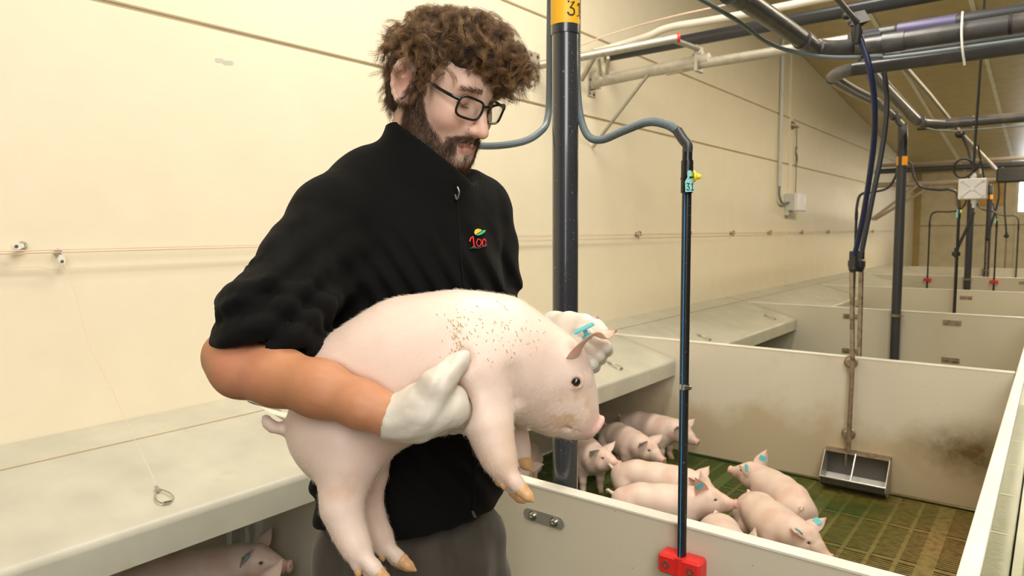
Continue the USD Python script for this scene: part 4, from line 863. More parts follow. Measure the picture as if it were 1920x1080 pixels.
placed('piglet', 'piglet with head raised and tagged ear, just right of the thick black pipe', None, -42, center=(-2.02, 3.25), head=(.62, .25), ears=('out', 'out'), tags=(0, 1), seed=6)
placed('piglet', 'piglet stepping out from under the cover with its head low', None, -30, center=(-1.95, 3.575), head=(.38, -.10), ears=('out', 'out'), tags=(0, 1), seed=7)
placed('piglet', 'farthest piglet in the pen, standing alongside the stained partition behind the black pipe', None, -4, center=(-1.955, 3.93), head=(.0, -.10), ears=('out', 'out'), tags=(0, 1), seed=8)
placed('piglet', 'shaded piglet under the cover, left of the thick black pipe', None, -60, center=(-2.22, 2.92), head=(.3, -.3), ears=('out', 'out'), tags=(0, 0), seed=9)
placed('piglet', 'shaded piglet with a dark tag under the left cover, its face nearer the front edge', None, 58, center=(-2.13, 1.05), head=(-.55, .2), ears=('out', 'out'), tags=(0, 1), size=.85, seed=10)
placed('piglet', 'shaded piglet peering out under the left cover, the one nearer the man', None, 62, center=(-2.36, 1.17), head=(-.5, .2), ears=('out', 'out'), tags=(0, 1), size=.85, seed=11)
# ================================================================ shapes of the man and the piglet he holds (camera-frame metres: right, up, forward)
def pr(px, d): return px * d / F                      # a radius of px pixels at distance d
def cc(fd, P, k=.02, **kw):                           # chain of (px, py, d, radius px)
    Q = [cf(a, b, d) for a, b, d, r in P]; rr = [pr(r, d) for a, b, d, r in P]; return fd.chain(Q, rr, k, **kw)
FORE = [(432, 668, .985, 52), (452, 690, .965, 52), (520, 706, .935, 52), (600, 729, .905, 50), (680, 759, .885, 41), (738, 782, .880, 33), (758, 786, .88, 33)]   # right forearm, elbow to wrist
def add_forearm(fd, grow=0., k=.02, cut=False):
    Q = [cf(a, b, d) for a, b, d, r in FORE]; return fd.chain(Q, [pr(r, d) + grow for a, b, d, r in FORE], k, cut)
def add_glove_r(fd, grow=0., cut=False, k=.012, fingers=True):
    g = lambda P, kk: fd.chain([cf(a, b, d) for a, b, d, r in P], [pr(r, d) + grow for a, b, d, r in P], kk, cut)
    g([(742, 785, .880, 37), (785, 778, .879, 43)], k); g([(785, 782, .880, 40), (842, 770, .885, 34)], .018); g([(792, 762, .876, 42), (840, 752, .888, 33)], .02)
    g([(800, 768, .868, 38), (818, 722, .862, 27), (838, 702, .868, 20.5), (858, 682, .878, 17.5), (868, 671, .886, 15)], .012)      # thumb
    if fingers:
        for i, P in enumerate([[(835, 762, .892, 24), (866, 768, .92, 18), (892, 768, .955, 16), (905, 770, .99, 15)], [(845, 770, .896, 21), (876, 776, .93, 17), (905, 781, .97, 16), (925, 784, 1.02, 14)],
                               [(836, 778, .897, 20), (866, 786, .94, 17), (891, 792, .985, 15), (910, 794, 1.03, 13)], [(824, 786, .898, 18), (848, 792, .94, 15), (870, 796, .975, 14), (886, 798, 1.01, 12)]]): g(P, .014)
    return fd
def bend_pt(P, q): return P

# ---- the piglet
fd = Field((-.36, -.48, .80), (.16, .04, 1.17), .0036)
DP = 1.0
cc(fd, [(640, 800, DP, 100), (690, 715, DP, 102), (770, 680, .995, 115), (868, 674, .99, 120), (938, 668, 1.0, 101), (990, 684, 1.01, 78)], .035)
cc(fd, [(655, 795, DP, 84), (735, 755, DP, 70), (800, 735, .99, 72)], .03)
cc(fd, [(938, 690, .985, 88), (985, 710, 1.0, 72)], .03)
fd.ell(cf(648, 838, .965), (pr(66, 1), pr(74, 1), .055), .03); fd.ell(cf(672, 838, 1.045), (pr(60, 1), pr(70, 1), .05), .03)     # hams
fd.ell(cf(905, 700, .955), (pr(64, 1), pr(74, 1), .055), .03)                                                                    # near shoulder
# head
cc(fd, [(990, 680, 1.01, 72), (1040, 702, 1.015, 62), (1066, 735, 1.02, 47)], .03)
cc(fd, [(1000, 735, 1.01, 58), (1032, 752, 1.015, 52), (1062, 768, 1.02, 42)], .025)
cc(fd, [(1060, 735, 1.02, 46), (1085, 778, 1.022, 30), (1102, 793, 1.024, 16)], .022)
cc(fd, [(1045, 775, 1.02, 40), (1083, 793, 1.024, 25), (1096, 800, 1.024, 12)], .018)
hx = np.array([.78, -.62, .05]); hx /= np.linalg.norm(hx); hs = np.array([0, .08, 1.]); hs -= hs @ hx * hx; hs /= np.linalg.norm(hs); hu = np.cross(hs, hx); hu = hu if hu[1] > 0 else -hu   # face axis, side, up
sn = cf(1116, 801, 1.022); fd.ell(sn, (.0062, .0215, .0195), .003, rot=[hx, hu, hs])
for s in (-1, 1):
    fd.ell(sn + hx * .006 + hs * s * .0075 - hu * .001, (.008, .0062, .0044), .002, rot=[hx, hu, hs], cut=True)
ey = cf(1079, 718, .982)
fd.ell(ey + np.array([.0, .004, .010]), (.020, .012, .014), .012); pass
fd.cone(cf(1083, 804, 1.0), .0025, cf(1058, 800, .985), .002, .006, cut=True)                                                     # mouth line
fd.cone(cf(966, 705, .905), .003, cf(962, 750, .928), .005, .030, cut=True)   # fold before the shoulder
_zs = np.linspace(.90, 1.02, 241); _q = np.stack([cf(1080, 717, z) for z in _zs]); _i = np.round((_q - fd.lo) / fd.h).astype(int); _e = fd.v[_i[:, 0], _i[:, 1], _i[:, 2]]
es = _q[np.argmax(_e < 0)]                              # where the eye sits on the face
fd.chain([es + [.0088 * math.cos(a), .0074 * math.sin(a), .0018 + .0035 * math.cos(a)] for a in np.linspace(0, 2 * np.pi, 15)], [.0024] * 15, .003); fd.ell(es + [0, 0, .0005], (.0066, .0054, .0060), .002, cut=True)
# legs
NF = [(905, 715, .945, 56), (905, 765, .925, 45), (918, 800, .915, 38), (928, 838, .91, 31), (938, 864, .906, 25), (946, 880, .904, 21.5)]
cc(fd, NF, .018); cc(fd, [(950, 884, .899, 17), (966, 904, .895, 15.5), (980, 920, .893, 12.5)], .004); cc(fd, [(946, 888, .915, 15), (955, 907, .921, 14), (966, 922, .923, 11)], .004)
cc(fd, [(934, 876, .903, 14), (938, 892, .901, 10), (941, 902, .900, 8)], .004); cc(fd, [(928, 880, .925, 12), (932, 898, .928, 8)], .004)
FFr = [(925, 720, 1.06, 50), (945, 775, 1.07, 36), (960, 808, 1.07, 25), (970, 838, 1.07, 20), (979, 862, 1.068, 16)]
cc(fd, FFr, .016)
NH = [(652, 838, .965, 66), (650, 880, .945, 46), (642, 925, .935, 35), (641, 955, .93, 33), (655, 995, .925, 27), (668, 1025, .92, 22), (678, 1043, .918, 20)]
cc(fd, NH, .018); cc(fd, [(684, 1046, .912, 16), (700, 1064, .909, 15), (714, 1078, .907, 12)], .004); cc(fd, [(682, 1050, .929, 15), (694, 1070, .933, 13.5), (704, 1083, .934, 11)], .004)
cc(fd, [(664, 1040, .915, 13), (669, 1058, .912, 10), (671, 1068, .911, 8)], .004)
FH = [(672, 838, 1.045, 58), (688, 890, 1.03, 34), (689, 945, 1.03, 25), (700, 980, 1.025, 22), (714, 1008, 1.02, 18.5), (724, 1026, 1.018, 16.5)]
cc(fd, FH, .016); cc(fd, [(728, 1028, 1.013, 13.5), (744, 1043, 1.010, 13), (757, 1053, 1.008, 10.5)], .004); cc(fd, [(727, 1032, 1.028, 13), (742, 1048, 1.033, 11.5), (754, 1057, 1.034, 9.5)], .004)
cc(fd, [(712, 1020, 1.014, 10), (715, 1033, 1.012, 7.5), (716, 1040, 1.011, 6.5)], .004)
TL = [(550, 798, .985, 11), (530, 803, .975, 9), (512, 801, .965, 8), (501, 792, .962, 7), (498, 782, .965, 6)]
cc(fd, TL, .010)
# the arm and glove press into it
add_forearm(fd, .0012, .010, cut=True); add_glove_r(fd, .0012, cut=True, k=.008)
PV, PF = fd.mesh(2); fd = None
PN = vnormals(PV, PF)
ppx = 960 + F * PV[:, 0] / PV[:, 2]; ppy = 540 - F * PV[:, 1] / PV[:, 2]
C = np.tile(PINK * [1.0, 1.0, 1.0], (len(PV), 1))
C = blend(C, (.80, .50, .44), .40 * sstep(.45, .7, fbm(PV, 8)))
C = blend(C, SNP * [1.0, .92, .95], .85 * near(PV, sn, .014, .030)); C = blend(C, (.74, .42, .36), .5 * near(PV, sn - hx * .02, .018, .04))
C = blend(C, (.58, .33, .13), .55 * near(PV, cf(1062, 765, .985), .015, .055) * sstep(.42, .62, fbm(PV + 2, 55)))
C = blend(C, (.35, .15, .10), .75 * near(PV, es, .0065, .0105)); C = blend(C, (.45, .12, .06), .6 * near(PV, ey + [.004, -.010, 0], .003, .007))
C = blend(C, (.66, .42, .26), .45 * near(PV, cf(640, 935, .92), .02, .06) * sstep(.4, .6, fbm(PV + 4, 30)))
C = blend(C, (.72, .50, .32), .40 * near(PV, cf(935, 850, .9), .02, .06) * sstep(.35, .6, fbm(PV + 9, 30)))
# dried dung flecks on the shoulder: short strokes scattered there
_r = np.random.default_rng(11); kd = cKDTree(np.stack([ppx, ppy], 1)); vis = PN[:, 2] < -.1
for _ in range(230):
    g = _r.random() < .55
    cxy = np.array([858, 632]) + _r.normal(0, 1, 2) * [12, 24] if g else np.array([920, 630]) + _r.normal(0, 1, 2) * [48, 30]
    a = _r.uniform(-.3, .6) - .5; L = 0
    if True: continue
    for t in np.linspace(-1, 1, 5):
        ii = kd.query_ball_point(cxy + t * L * np.array([math.cos(a), math.sin(a)]), 1.7)
        ii = [i for i in ii if vis[i]]
        C[ii] = C[ii] * .55 + np.array([.36, .24, .07]) * .45
plain('dung', (.42, .31, .14), .8)
pig = thing('held_piglet', 'large pink piglet with dung flecks on its shoulder, carried by the man', 'piglet', at(800, 800, 1.0))
body_p = part('body', (to_world(PV), PF), 'pig_skin', pig, tint=C)
part('eye', trimesh.creation.icosphere(3, .0068).apply_translation(to_world(es + [0, 0, .0048])), 'eye_black', pig)
e2 = cf(1086, 716, 1.062); part('eye', trimesh.creation.icosphere(2, .0066).apply_translation(to_world(e2)), 'eye_black', pig)
def ear_path(P, side, wd, cup, th=.0028, nv=13, sm=6, prof=None):
    """An ear whose midline follows P (camera frame); side: across it at each point."""
    Q = spline(P, sm); S = spline(side, sm); m = len(Q); T = np.gradient(Q, axis=0); T /= np.linalg.norm(T, axis=1, keepdims=True); S = S - (S * T).sum(1)[:, None] * T; S /= np.linalg.norm(S, axis=1, keepdims=True); Nn = np.cross(T, S)
    u = np.linspace(0, 1, m)[:, None]; v = np.linspace(-1, 1, nv)[None, :]; w = wd * np.sin(np.pi * np.clip(.25 + .75 * u, 0, 1)) ** .8 * np.sqrt(np.clip(1 - u ** 5, 0, 1)) + .0015
    off = cup * v ** 2 * (1 - .5 * u) - cup * .4
    Cc = Q[:, None] + S[:, None] * (w * v)[..., None] + Nn[:, None] * off[..., None]; th_ = (th * (1 - .5 * u) * (1 - .7 * np.abs(v) ** 3))[..., None]
    A, B = (Cc + Nn[:, None] * th_).reshape(-1, 3), (Cc - Nn[:, None] * th_).reshape(-1, 3); N = m * nv; Fc = []
    for i in range(m - 1):
        for j in range(nv - 1):
            a, b, c, d = i * nv + j, (i + 1) * nv + j, (i + 1) * nv + j + 1, i * nv + j + 1
            Fc += [(a, b, c), (a, c, d), (N + a, N + c, N + b), (N + a, N + d, N + c)]
    for ids in ([i * nv for i in range(m)][::-1], [i * nv + nv - 1 for i in range(m)], [(m - 1) * nv + j for j in range(nv)][::-1]):
        for a, b in zip(ids[:-1], ids[1:]): Fc.extend([(a, N + b, b), (a, N + a, N + b)])
    return np.vstack([A, B]), np.array(Fc), np.r_[np.ones(N), np.zeros(N)]
EP = [cf(1070, 682, .982), cf(1083, 656, .972), cf(1096, 636, .968), cf(1111, 624, .970), cf(1128, 627, .980), cf(1143, 624, .99), cf(1155, 618, .995)]
SD = [np.array([.62, .30, .75]), np.array([.45, .22, .9]), np.array([.12, .1, 1.]), np.array([0, .12, 1.]), np.array([0, .22, 1.]), np.array([0, .25, 1.]), np.array([0, .25, 1.])]
Ve, Fe, ins = ear_path(EP, SD, .022, -.006)
Ce = np.tile(np.array([.80, .57, .50]), (len(Ve), 1)); u_ = np.clip((Ve[:, 0] - cf(1092, 640, .975)[0]) / .04, 0, 1); Ce = blend(Ce, (.80, .32, .22), .75 * u_); Ce = blend(Ce, (.72, .30, .24), .4 * ins)
Ce = blend(Ce, (.25, .13, .08), .6 * near(Ve, EP[-1], .002, .008))
ear1 = part('ear', (to_world(Ve), Fe), 'pig_skin', pig, tint=Ce)
Ve, Fe, ins = ear_path([cf(1075, 672, 1.055), cf(1095, 640, 1.085), cf(1108, 605, 1.10), cf(1120, 590, 1.11)], [np.array([-.3, -.2, 1.])] * 4, .030, -.010)
part('ear', (to_world(Ve), Fe), 'pig_skin', pig, tint=np.tile(np.array([.80, .50, .43]), (len(Ve), 1)))
# ear tag, seen edge-on above the ear, its stud below
tc = cf(1095, 617, .965); tn = np.array([-.42, .90, -.10]); tn /= np.linalg.norm(tn); tu = np.array([.90, .43, 0.]); tu -= tu @ tn * tn; tu /= np.linalg.norm(tu); ts = np.cross(tn, tu)
TP = hull([tc + tu * a + ts * b + tn * e for a, b in ((-.014, -.010), (-.015, .010), (.009, .011), (.015, .006), (.015, -.006), (.009, -.011)) for e in (0, .0022)])
tg = part('ear_tag', trimesh.Trimesh(to_world(np.array(TP.vertices)), TP.faces[:, ::-1], process=False), 'tag_teal', pig, label='teal ear tag through the held ear')
def cl_(o, ax, prof, n=16): t = lathe(o, ax, prof, n); return trimesh.Trimesh(to_world(np.array(t.vertices)), np.array(t.faces)[:, ::-1], process=False)
part('stud', cl_(tc + tn * .001, -tn, [(0, .003), (.010, .003), (.010, .0068), (.013, .0072), (.0165, .0055), (.017, .0)]), 'tag_teal', tg)
def toe(P, r0, r1, flat=None, name='hoof'):
    f2 = Field(np.min(P, 0) - .03, np.max(P, 0) + .03, .0022); f2.chain(P, [r0, (r0 + r1) * .55, r1][:len(P)], .004); V, Fc = f2.mesh(1); part(name, (to_world(V), Fc), 'horn', pig, smooth=True)
toe([cf(978, 918, .893), cf(990, 930, .890), cf(1000, 939, .889)], .0098, .0028); toe([cf(964, 921, .923), cf(975, 934, .922), cf(984, 941, .921)], .0086, .0026)
toe([cf(941, 900, .900), cf(943, 908, .899), cf(946, 917, .898)], .0062, .0020, name='dewclaw'); toe([cf(932, 896, .928), cf(934, 904, .927), cf(937, 911, .926)], .0054, .0020, name='dewclaw')
toe([cf(978, 858, 1.066), cf(987, 870, 1.064), cf(997, 881, 1.062)], .0140, .0030)
toe([cf(712, 1076, .907), cf(722, 1085, .906), cf(731, 1093, .905)], .0096, .003); toe([cf(703, 1081, .934), cf(714, 1090, .934), cf(723, 1097, .934)], .0086, .003)
toe([cf(671, 1066, .911), cf(672, 1074, .910), cf(671, 1084, .909)], .0062, .0018, name='dewclaw')
toe([cf(755, 1051, 1.008), cf(767, 1061, 1.006), cf(779, 1069, 1.005)], .0100, .0025); toe([cf(752, 1056, 1.034), cf(763, 1063, 1.033), cf(773, 1070, 1.033)], .0088, .0025)
toe([cf(716, 1038, 1.011), cf(717, 1045, 1.010), cf(719, 1052, 1.010)], .0056, .0018, name='dewclaw')
_r = np.random.default_rng(12); fl_, fw_ = [], []; kv = np.where(vis)[0]; kd2 = cKDTree(np.stack([ppx[kv], ppy[kv]], 1))
for _ in range(185):
    cxy = (np.array([858, 632]) + _r.normal(0, 1, 2) * [11, 24]) if _r.random() < .42 else np.array([925, 625]) + _r.normal(0, 1, 2) * [50, 27]
    a = _r.normal(1.0, .5); d_ = np.array([math.cos(a), math.sin(a)]) * _r.uniform(1.5, 4.2); P = []
    for t in (-1, 0, 1):
        dd, ii = kd2.query(cxy + d_ * t, k=6); q_ = PV[kv[ii]]; P.append(cf(*(cxy + d_ * t), q_[:, 2].mean()) + PN[kv[ii[0]]] * .0002)
    fl_.append(to_world(np.array(P))); fw_ += [.0006, _r.uniform(.0008, .0015), .0004]
curves('dung_flecks', fl_, fw_, 'dung', pig, label='dried dung flecks on the shoulder', kind='stuff')
# short pale hair over the whole skin
_r = np.random.default_rng(3); tri = PV[PF]; ar = np.linalg.norm(np.cross(tri[:, 1] - tri[:, 0], tri[:, 2] - tri[:, 0]), axis=1); nh = 15000
pk = _r.choice(len(PF), nh, p=ar / ar.sum()); ba = _r.dirichlet((1, 1, 1), nh); root = (tri[pk] * ba[..., None]).sum(1); nn = (PN[PF[pk]] * ba[..., None]).sum(1); nn /= np.linalg.norm(nn, axis=1, keepdims=True)
flow = np.tile(np.array([-.75, -.55, 0.]), (nh, 1)); low = root[:, 1] < cf(700, 830, .95)[1]; flow[low] = [.25, -1., 0]; flow = flow - (flow * nn).sum(1)[:, None] * nn; flow /= np.linalg.norm(flow, axis=1, keepdims=True) + 1e-9
L = _r.uniform(.003, .0075, nh); L[np.linalg.norm(root - sn, axis=1) < .03] *= .5; dr = flow + nn * _r.uniform(.2, .45, nh)[:, None] + _r.normal(0, .18, (nh, 3)); dr /= np.linalg.norm(dr, axis=1, keepdims=True)
st = [to_world(np.stack([r_, r_ + d_ * l_ * .5 + n_ * .0004, r_ + d_ * l_ + f_ * l_ * .15])) for r_, d_, l_, n_, f_ in zip(root, dr, L, nn, flow)]
curves('hair', st, np.tile([.00011, .00009, .00003], nh), 'pig_hair', pig, label='short pale bristles', kind='stuff')
# ================================================================ the man
plain('fleece', (.0036, .0036, .0035), .9, bump=.35, bscale=900, sheen_weight=.035, sheen_roughness=.4, sheen_tint=(.75, .72, .66), specular_ior_level=.15)
plain('trouser_cloth', (.060, .050, .038), .8, bump=.3, bscale=700, spot=(9, .5, .75, (.085, .072, .055)), sheen_weight=.15)
plain('boot_rubber', (.03, .028, .025), .5)
plain('latex', (.66, .61, .53), .42, bump=.12, bscale=120, subsurface_weight=.12, subsurface_scale=.004)
plain('frame_black', (.012, .012, .012), .25)
plain('thread_red', (.65, .03, .03), .6); plain('thread_green', (.05, .60, .30), .6); plain('thread_yellow', (.95, .55, .05), .6); plain('thread_dark', (.02, .16, .10), .6)
plain('zip_metal', (.35, .35, .35), .3, metal=.9)
plain('zip_tape', (.004, .004, .004), .85, specular_ior_level=.2)
mat('lens_glass', {'t': ('transparent_bsdf', {'color': (.95, .96, .95)}), 'g': ('glossy_bsdf', {'roughness': .02}), 'f': ('layer_weight', {'blend': .5}), 'q': ('math', {'math_type': 'power', 'value2': 4.}), 'x': ('mix_closure', {})},
    [('f.facing', 'q.value1'), ('q.value', 'x.fac'), ('t.BSDF', 'x.closure1'), ('g.BSDF', 'x.closure2')], surface='x.closure')
def hair_mat(name, stops, rough=.42):
    mat(name, {'hi': ('hair_info', {}), 'gp': ('geometry', {}), 'n': ('noise_texture', {'scale': 55., 'detail': 3.}), 'ml': ('math', {'math_type': 'multiply_add', 'value2': .22}), 'r': ('rgb_ramp', {'ramp': stops}), 'p': ('principled_bsdf', {'roughness': rough, 'specular_ior_level': .35})},
        [('gp.position', 'n.vector'), ('hi.intercept', 'ml.value1'), ('n.fac', 'ml.value3'), ('ml.value', 'r.fac'), ('r.color', 'p.base_color')])
hair_mat('hair_brown', [(.32, (.055, .030, .014)), (.54, (.215, .115, .050)), (.76, (.56, .35, .165))])
hair_mat('beard_brown', [(.34, (.035, .018, .009)), (.62, (.10, .050, .022)), (.9, (.22, .12, .055))])
plain('scalp_dark', (.030, .017, .009), .8)

# ---- head frame
SC = .933; HC = cf(830, 171.5, 1.24); _ya, _pi, _ro = .935, .508, .069
_h = np.array([math.sin(_ya), 0, -math.cos(_ya)]); _v = np.array([0, 1., 0]); HF = math.cos(_pi) * _h - math.sin(_pi) * _v
_l = np.array([math.cos(_ya), 0, math.sin(_ya)]); _u = math.sin(_pi) * _h + math.cos(_pi) * _v
HL, HU = math.cos(_ro) * _l + math.sin(_ro) * _u, -math.sin(_ro) * _l + math.cos(_ro) * _u
HM = np.stack([HF, HL, HU])                            # rows: forward, left, up of the head in the camera frame
def hd2c(P): return HC + SC * (np.asarray(P, float) @ HM)
def hd2w(P): return to_world(hd2c(P))
def c2hd(P): return ((np.asarray(P, float) - HC) @ HM.T) / SC
fd = Field((-.135, -.115, -.20), (.165, .115, .155), .0022)
fd.ell((-.008, 0, .045), (.100, .077, .080), .02); fd.ell((.035, 0, .030), (.066, .068, .066), .03)
fd.ell((.042, 0, -.02), (.058, .060, .078), .03)
for s in (-1, 1):
    fd.cone((.000, s * .062, -.035), .018, (.040, s * .046, -.088), .018, .03); fd.cone((.040, s * .046, -.088), .018, (.080, s * .016, -.106), .017, .03)
    fd.ell((.070, s * .042, -.028), (.028, .024, .026), .025)
fd.ell((.084, 0, -.104), (.022, .026, .020), .02); fd.cone((.03, 0, -.05), .05, (.06, 0, -.085), .04, .03)
fd.ell((.078, 0, -.065), (.026, .034, .030), .025)                                       # muzzle of the mouth
fd.cone((.085, -.036, .030), .013, (.094, -.008, .027), .012, .02); fd.cone((.085, .036, .030), .013, (.094, .008, .027), .012, .02)
for s in (-1, 1):
    fd.ell((.106, s * .032, .008), (.018, .021, .013), .016, cut=True)
    fd.ell((.077, s * .032, .006), (.0165, .0165, .0135), .006); fd.cone((.0925, s * .021, .002), .0016, (.086, s * .045, .003), .0014, .003, cut=True)
fd.cone((.094, 0, .024), .009, (.122, 0, -.024), .0105, .014); fd.ell((.1275, 0, -.034), (.0125, .0108, .0108), .010)
for s in (-1, 1):
    fd.ell((.111, s * .0135, -.037), (.0120, .0074, .0080), .012); fd.ell((.116, s * .0070, -.0462), (.0065, .0038, .004), .003, cut=True)
fd.cone((.106, 0, -.048), .009, (.102, 0, -.060), .008, .01)
fd.ell((.1015, 0, -.0655), (.0095, .0235, .0058), .005); fd.ell((.1005, 0, -.0770), (.0100, .0205, .0068), .005)
fd.cone((.113, -.010, -.0708), .0016, (.113, .010, -.0708), .0016, .003, cut=True)
for s in (-1, 1): fd.cone((.112, s * .009, -.0708), .0016, (.098, s * .024, -.0725), .0014, .003, cut=True)
fd.ell((.096, 0, -.0885), (.010, .018, .006), .01, cut=True)
for s in (-1, 1):                                                                         # ears
    e = np.array([-.004, s * .0835, .000]); ax_ = np.array([-.95, s * .55, 0]); ax_ /= np.linalg.norm(ax_); nn_ = np.array([.5, s * .87, 0]); nn_ /= np.linalg.norm(nn_); up_ = np.array([-.22, 0, .97])
    rot = [ax_, nn_, up_]; fd.ell(e + ax_ * .009, (.021, .0055, .036), .008, rot=rot)
    rim = [e + ax_ * (.009 + .021 * math.cos(a)) + up_ * (.037 * math.sin(a)) + nn_ * .0045 for a in np.linspace(2.6, -2.0, 12)]
    fd.chain(rim, [.0035, .0042, .0046, .0048, .0048, .0048, .0046, .0044, .0042, .0044, .005, .005], .004)
    fd.ell(e + ax_ * .005 + nn_ * .0060 - up_ * .004, (.0110, .0066, .017), .004, rot=rot, cut=True); fd.ell(e + up_ * -.033 + ax_ * .002, (.009, .0055, .010), .006, rot=rot)
    fd.ell(e + ax_ * -.006 + nn_ * .003 + up_ * -.004, (.004, .004, .007), .005, rot=rot); fd.ell(e + ax_ * .010 + nn_ * .0058 + up_ * .020, (.0085, .0042, .010), .004, rot=rot, cut=True)
nk = c2hd(cf(770, 372, 1.255)); fd.cone((-.028, 0, -.045), .058, nk, .062, .03); fd.cone((.0, 0, -.06), .045, c2hd(cf(792, 372, 1.23)), .05, .02)
HV, HFc = fd.mesh(1); fd = None
C = np.tile(np.array([.81, .54, .425]), (len(HV), 1))
C = blend(C, (.84, .43, .35), .5 * np.maximum(near(HV, (.122, 0, -.034), .008, .034), np.maximum(near(HV, (.078, .042, -.03), .01, .042), near(HV, (.078, -.042, -.03), .01, .042))))
for s in (-1, 1): C = blend(C, (.80, .34, .27), .55 * near(HV, (-.012, s * .088, .004), .012, .036)); C = blend(C, (.42, .25, .20), .35 * near(HV, (.088, s * .033, .010), .008, .024)); C = blend(C, (.10, .05, .03), .75 * (1 - sstep(.0012, .0032, np.minimum(seg_d(HV, (.0935, s * .021, .002), (.094, s * .032, -.0005)), seg_d(HV, (.094, s * .032, -.0005), (.087, s * .046, .003))))))
lipd = np.minimum(seg_d(HV, (.106, -.018, -.067), (.106, .018, -.067)), seg_d(HV, (.106, -.016, -.077), (.106, .016, -.077))); C = blend(C, (.66, .25, .22), .8 * (1 - sstep(.004, .0095, lipd)))
def beard_w(V):
    """How bearded a point of the head is (0..1)."""
    x, y, z = V[:, 0], np.abs(V[:, 1]), V[:, 2]
    top = np.interp(x, [-.02, .015, .03, .055, .075, .10], [-.015, .020, -.012, -.043, -.058, -.085])        # upper limit of the beard along the cheek
    w = sstep(0, .014, top - z) * sstep(-.012, .004, x) * (1 - sstep(-.125, -.150, z) * 0)
    w = w * sstep(-.150, -.128, z + (x - .03) * -.25)
    side = sstep(.050, .058, y) * sstep(-.004, .006, x) * (1 - sstep(.020, .034, x)) * (1 - sstep(.02, .05, z)) * sstep(-.07, -.05, z)
    mo = (1 - sstep(.0055, .0095, np.abs(z + .0545 + .30 * np.maximum(y - .010, 0)))) * (1 - sstep(.030, .040, y)) * sstep(.078, .086, x)
    mo2 = (1 - sstep(.007, .012, np.abs(y - .034))) * (1 - sstep(-.062, -.056, z)) * sstep(.065, .075, x) * sstep(-.10, -.09, z)
    lip = (1 - sstep(.008, .014, lipd_(V))); patch = (1 - sstep(.005, .008, y)) * (1 - sstep(.004, .008, np.abs(z + .089)))
    w = np.maximum(w, np.maximum(side, np.maximum(mo, mo2))) ; w = w * (1 - lip * (1 - mo * .9)); nude = (1 - sstep(.012, .026, np.hypot(y * 1.0 - .014, (z + .094) * 1.2))) * sstep(.07, .08, x)
    return np.clip(np.maximum(w * (1 - .65 * nude), patch * .6), 0, 1)
def lipd_(V): return np.minimum(seg_d(V, (.106, -.018, -.067), (.106, .018, -.067)), seg_d(V, (.106, -.016, -.077), (.106, .016, -.077)))
BW = beard_w(HV); C = blend(C, (.24, .14, .10), .70 * BW * sstep(.1, .5, BW + .4 * fbm(HV, 160) - .15))
C = blend(C, (.07, .04, .025), .92 * sstep(.0, .02, HV[:, 2] - np.interp(HV[:, 0], [-.14, -.03, .0, .03, .06, .12], [-.06, -.030, .035, .055, .075, .085])) * (np.abs(HV[:, 1]) < .0745))   # scalp under the hair
head_c, head_f, head_tint = hd2c(HV), HFc, C

# ---- the rest of the body (under the clothes) with the bare right forearm
TA, TF = np.array([.77, 0, .64]), np.array([.64, 0, -.77]); UP = R.T @ np.array([0, 0, 1.])                  # torso axes: towards his left, forward, up
fd = Field((-.46, -.50, .80), (.16, .20, 1.55), .006)
tor = [(772, 415, 1.245, .150, .095), (772, 520, 1.24, .150, .098), (772, 640, 1.23, .138, .092), (772, 760, 1.225, .135, .090), (772, 860, 1.225, .125, .078)]
for a, b, d, w, t in tor: fd.ell(cf(a, b, d), (w, t, .11), .05, rot=[TA, TF, UP])
cc(fd, [(770, 380, 1.25, 62), (770, 440, 1.24, 80)], .04)
SR, SL = (618, 425, 1.13), (915, 402, 1.36)
cc(fd, [(*SR, 44), (560, 530, 1.06, 44), (462, 668, .98, 44)], .03); add_forearm(fd, 0., .02)
add_glove_r(fd, -.0022, k=.012)
LW = (1032, 630, 1.12)
cc(fd, [(*SL, 34), (928, 545, 1.365, 24)], .02); cc(fd, [(926, 566, 1.365, 24), (975, 636, 1.25, 26), (*LW, 26)], .02)
for s in (-1, 1): fd.cone(cf(772, 930, 1.23) + TA * s * .055, .06, cf(772, 1080, 1.22) + TA * s * .085, .065, .04)
BV, BF = fd.mesh(1); fd = None
Cb = np.tile(np.array([.50, .225, .11]), (len(BV), 1)); Cb = blend(Cb, (.62, .25, .16), .5 * near(BV, cf(445, 690, .92), .02, .06)); Cb = blend(Cb, (.60, .30, .17), .3 * sstep(.5, .7, fbm(BV, 60)))
man = thing('person', 'man with curly brown hair, glasses and beard, in a black fleece, carrying the large piglet', 'person', [*to_world(cf(772, 900, 1.22))[:2], 0.0])
part('body', (to_world(np.vstack([head_c, BV])), np.vstack([head_f, BF + len(head_c)])), 'man_skin', man, tint=np.vstack([head_tint, Cb]))

# ---- gloves
fd = Field((-.20, -.27, .78), (.02, -.05, 1.10), .0026); add_glove_r(fd, 0.)
cuff0, cuff1 = cf(727, 780, .882), cf(762, 788, .880); ax_ = cuff1 - cuff0; ax_ /= np.linalg.norm(ax_)
fd.cone(cuff0 + ax_ * .004, pr(39, .88), cf(775, 782, .879), pr(38, .879), .014); fd.plane_cut(cuff0, -ax_, .002)
rim = [cuff0 + ax_ * .001 + pr(39.5, .88) * (math.cos(a) * np.array([0, 0, 1.]) + math.sin(a) * np.cross(ax_, [0, 0, 1.])) for a in np.linspace(0, 2 * np.pi, 25)]
fd.chain(rim, [.0018] * 25, .003)
V, Fc = fd.mesh(1); Nv = vnormals(V, Fc)
q = V @ ax_ - cuff0 @ ax_; wr = np.clip(1 - np.abs(q - .030) / .035, 0, 1); ang = np.arctan2((V - cuff0) @ np.array([0, 0, 1.]), (V - cuff0) @ np.cross(ax_, [0, 0, 1.]))
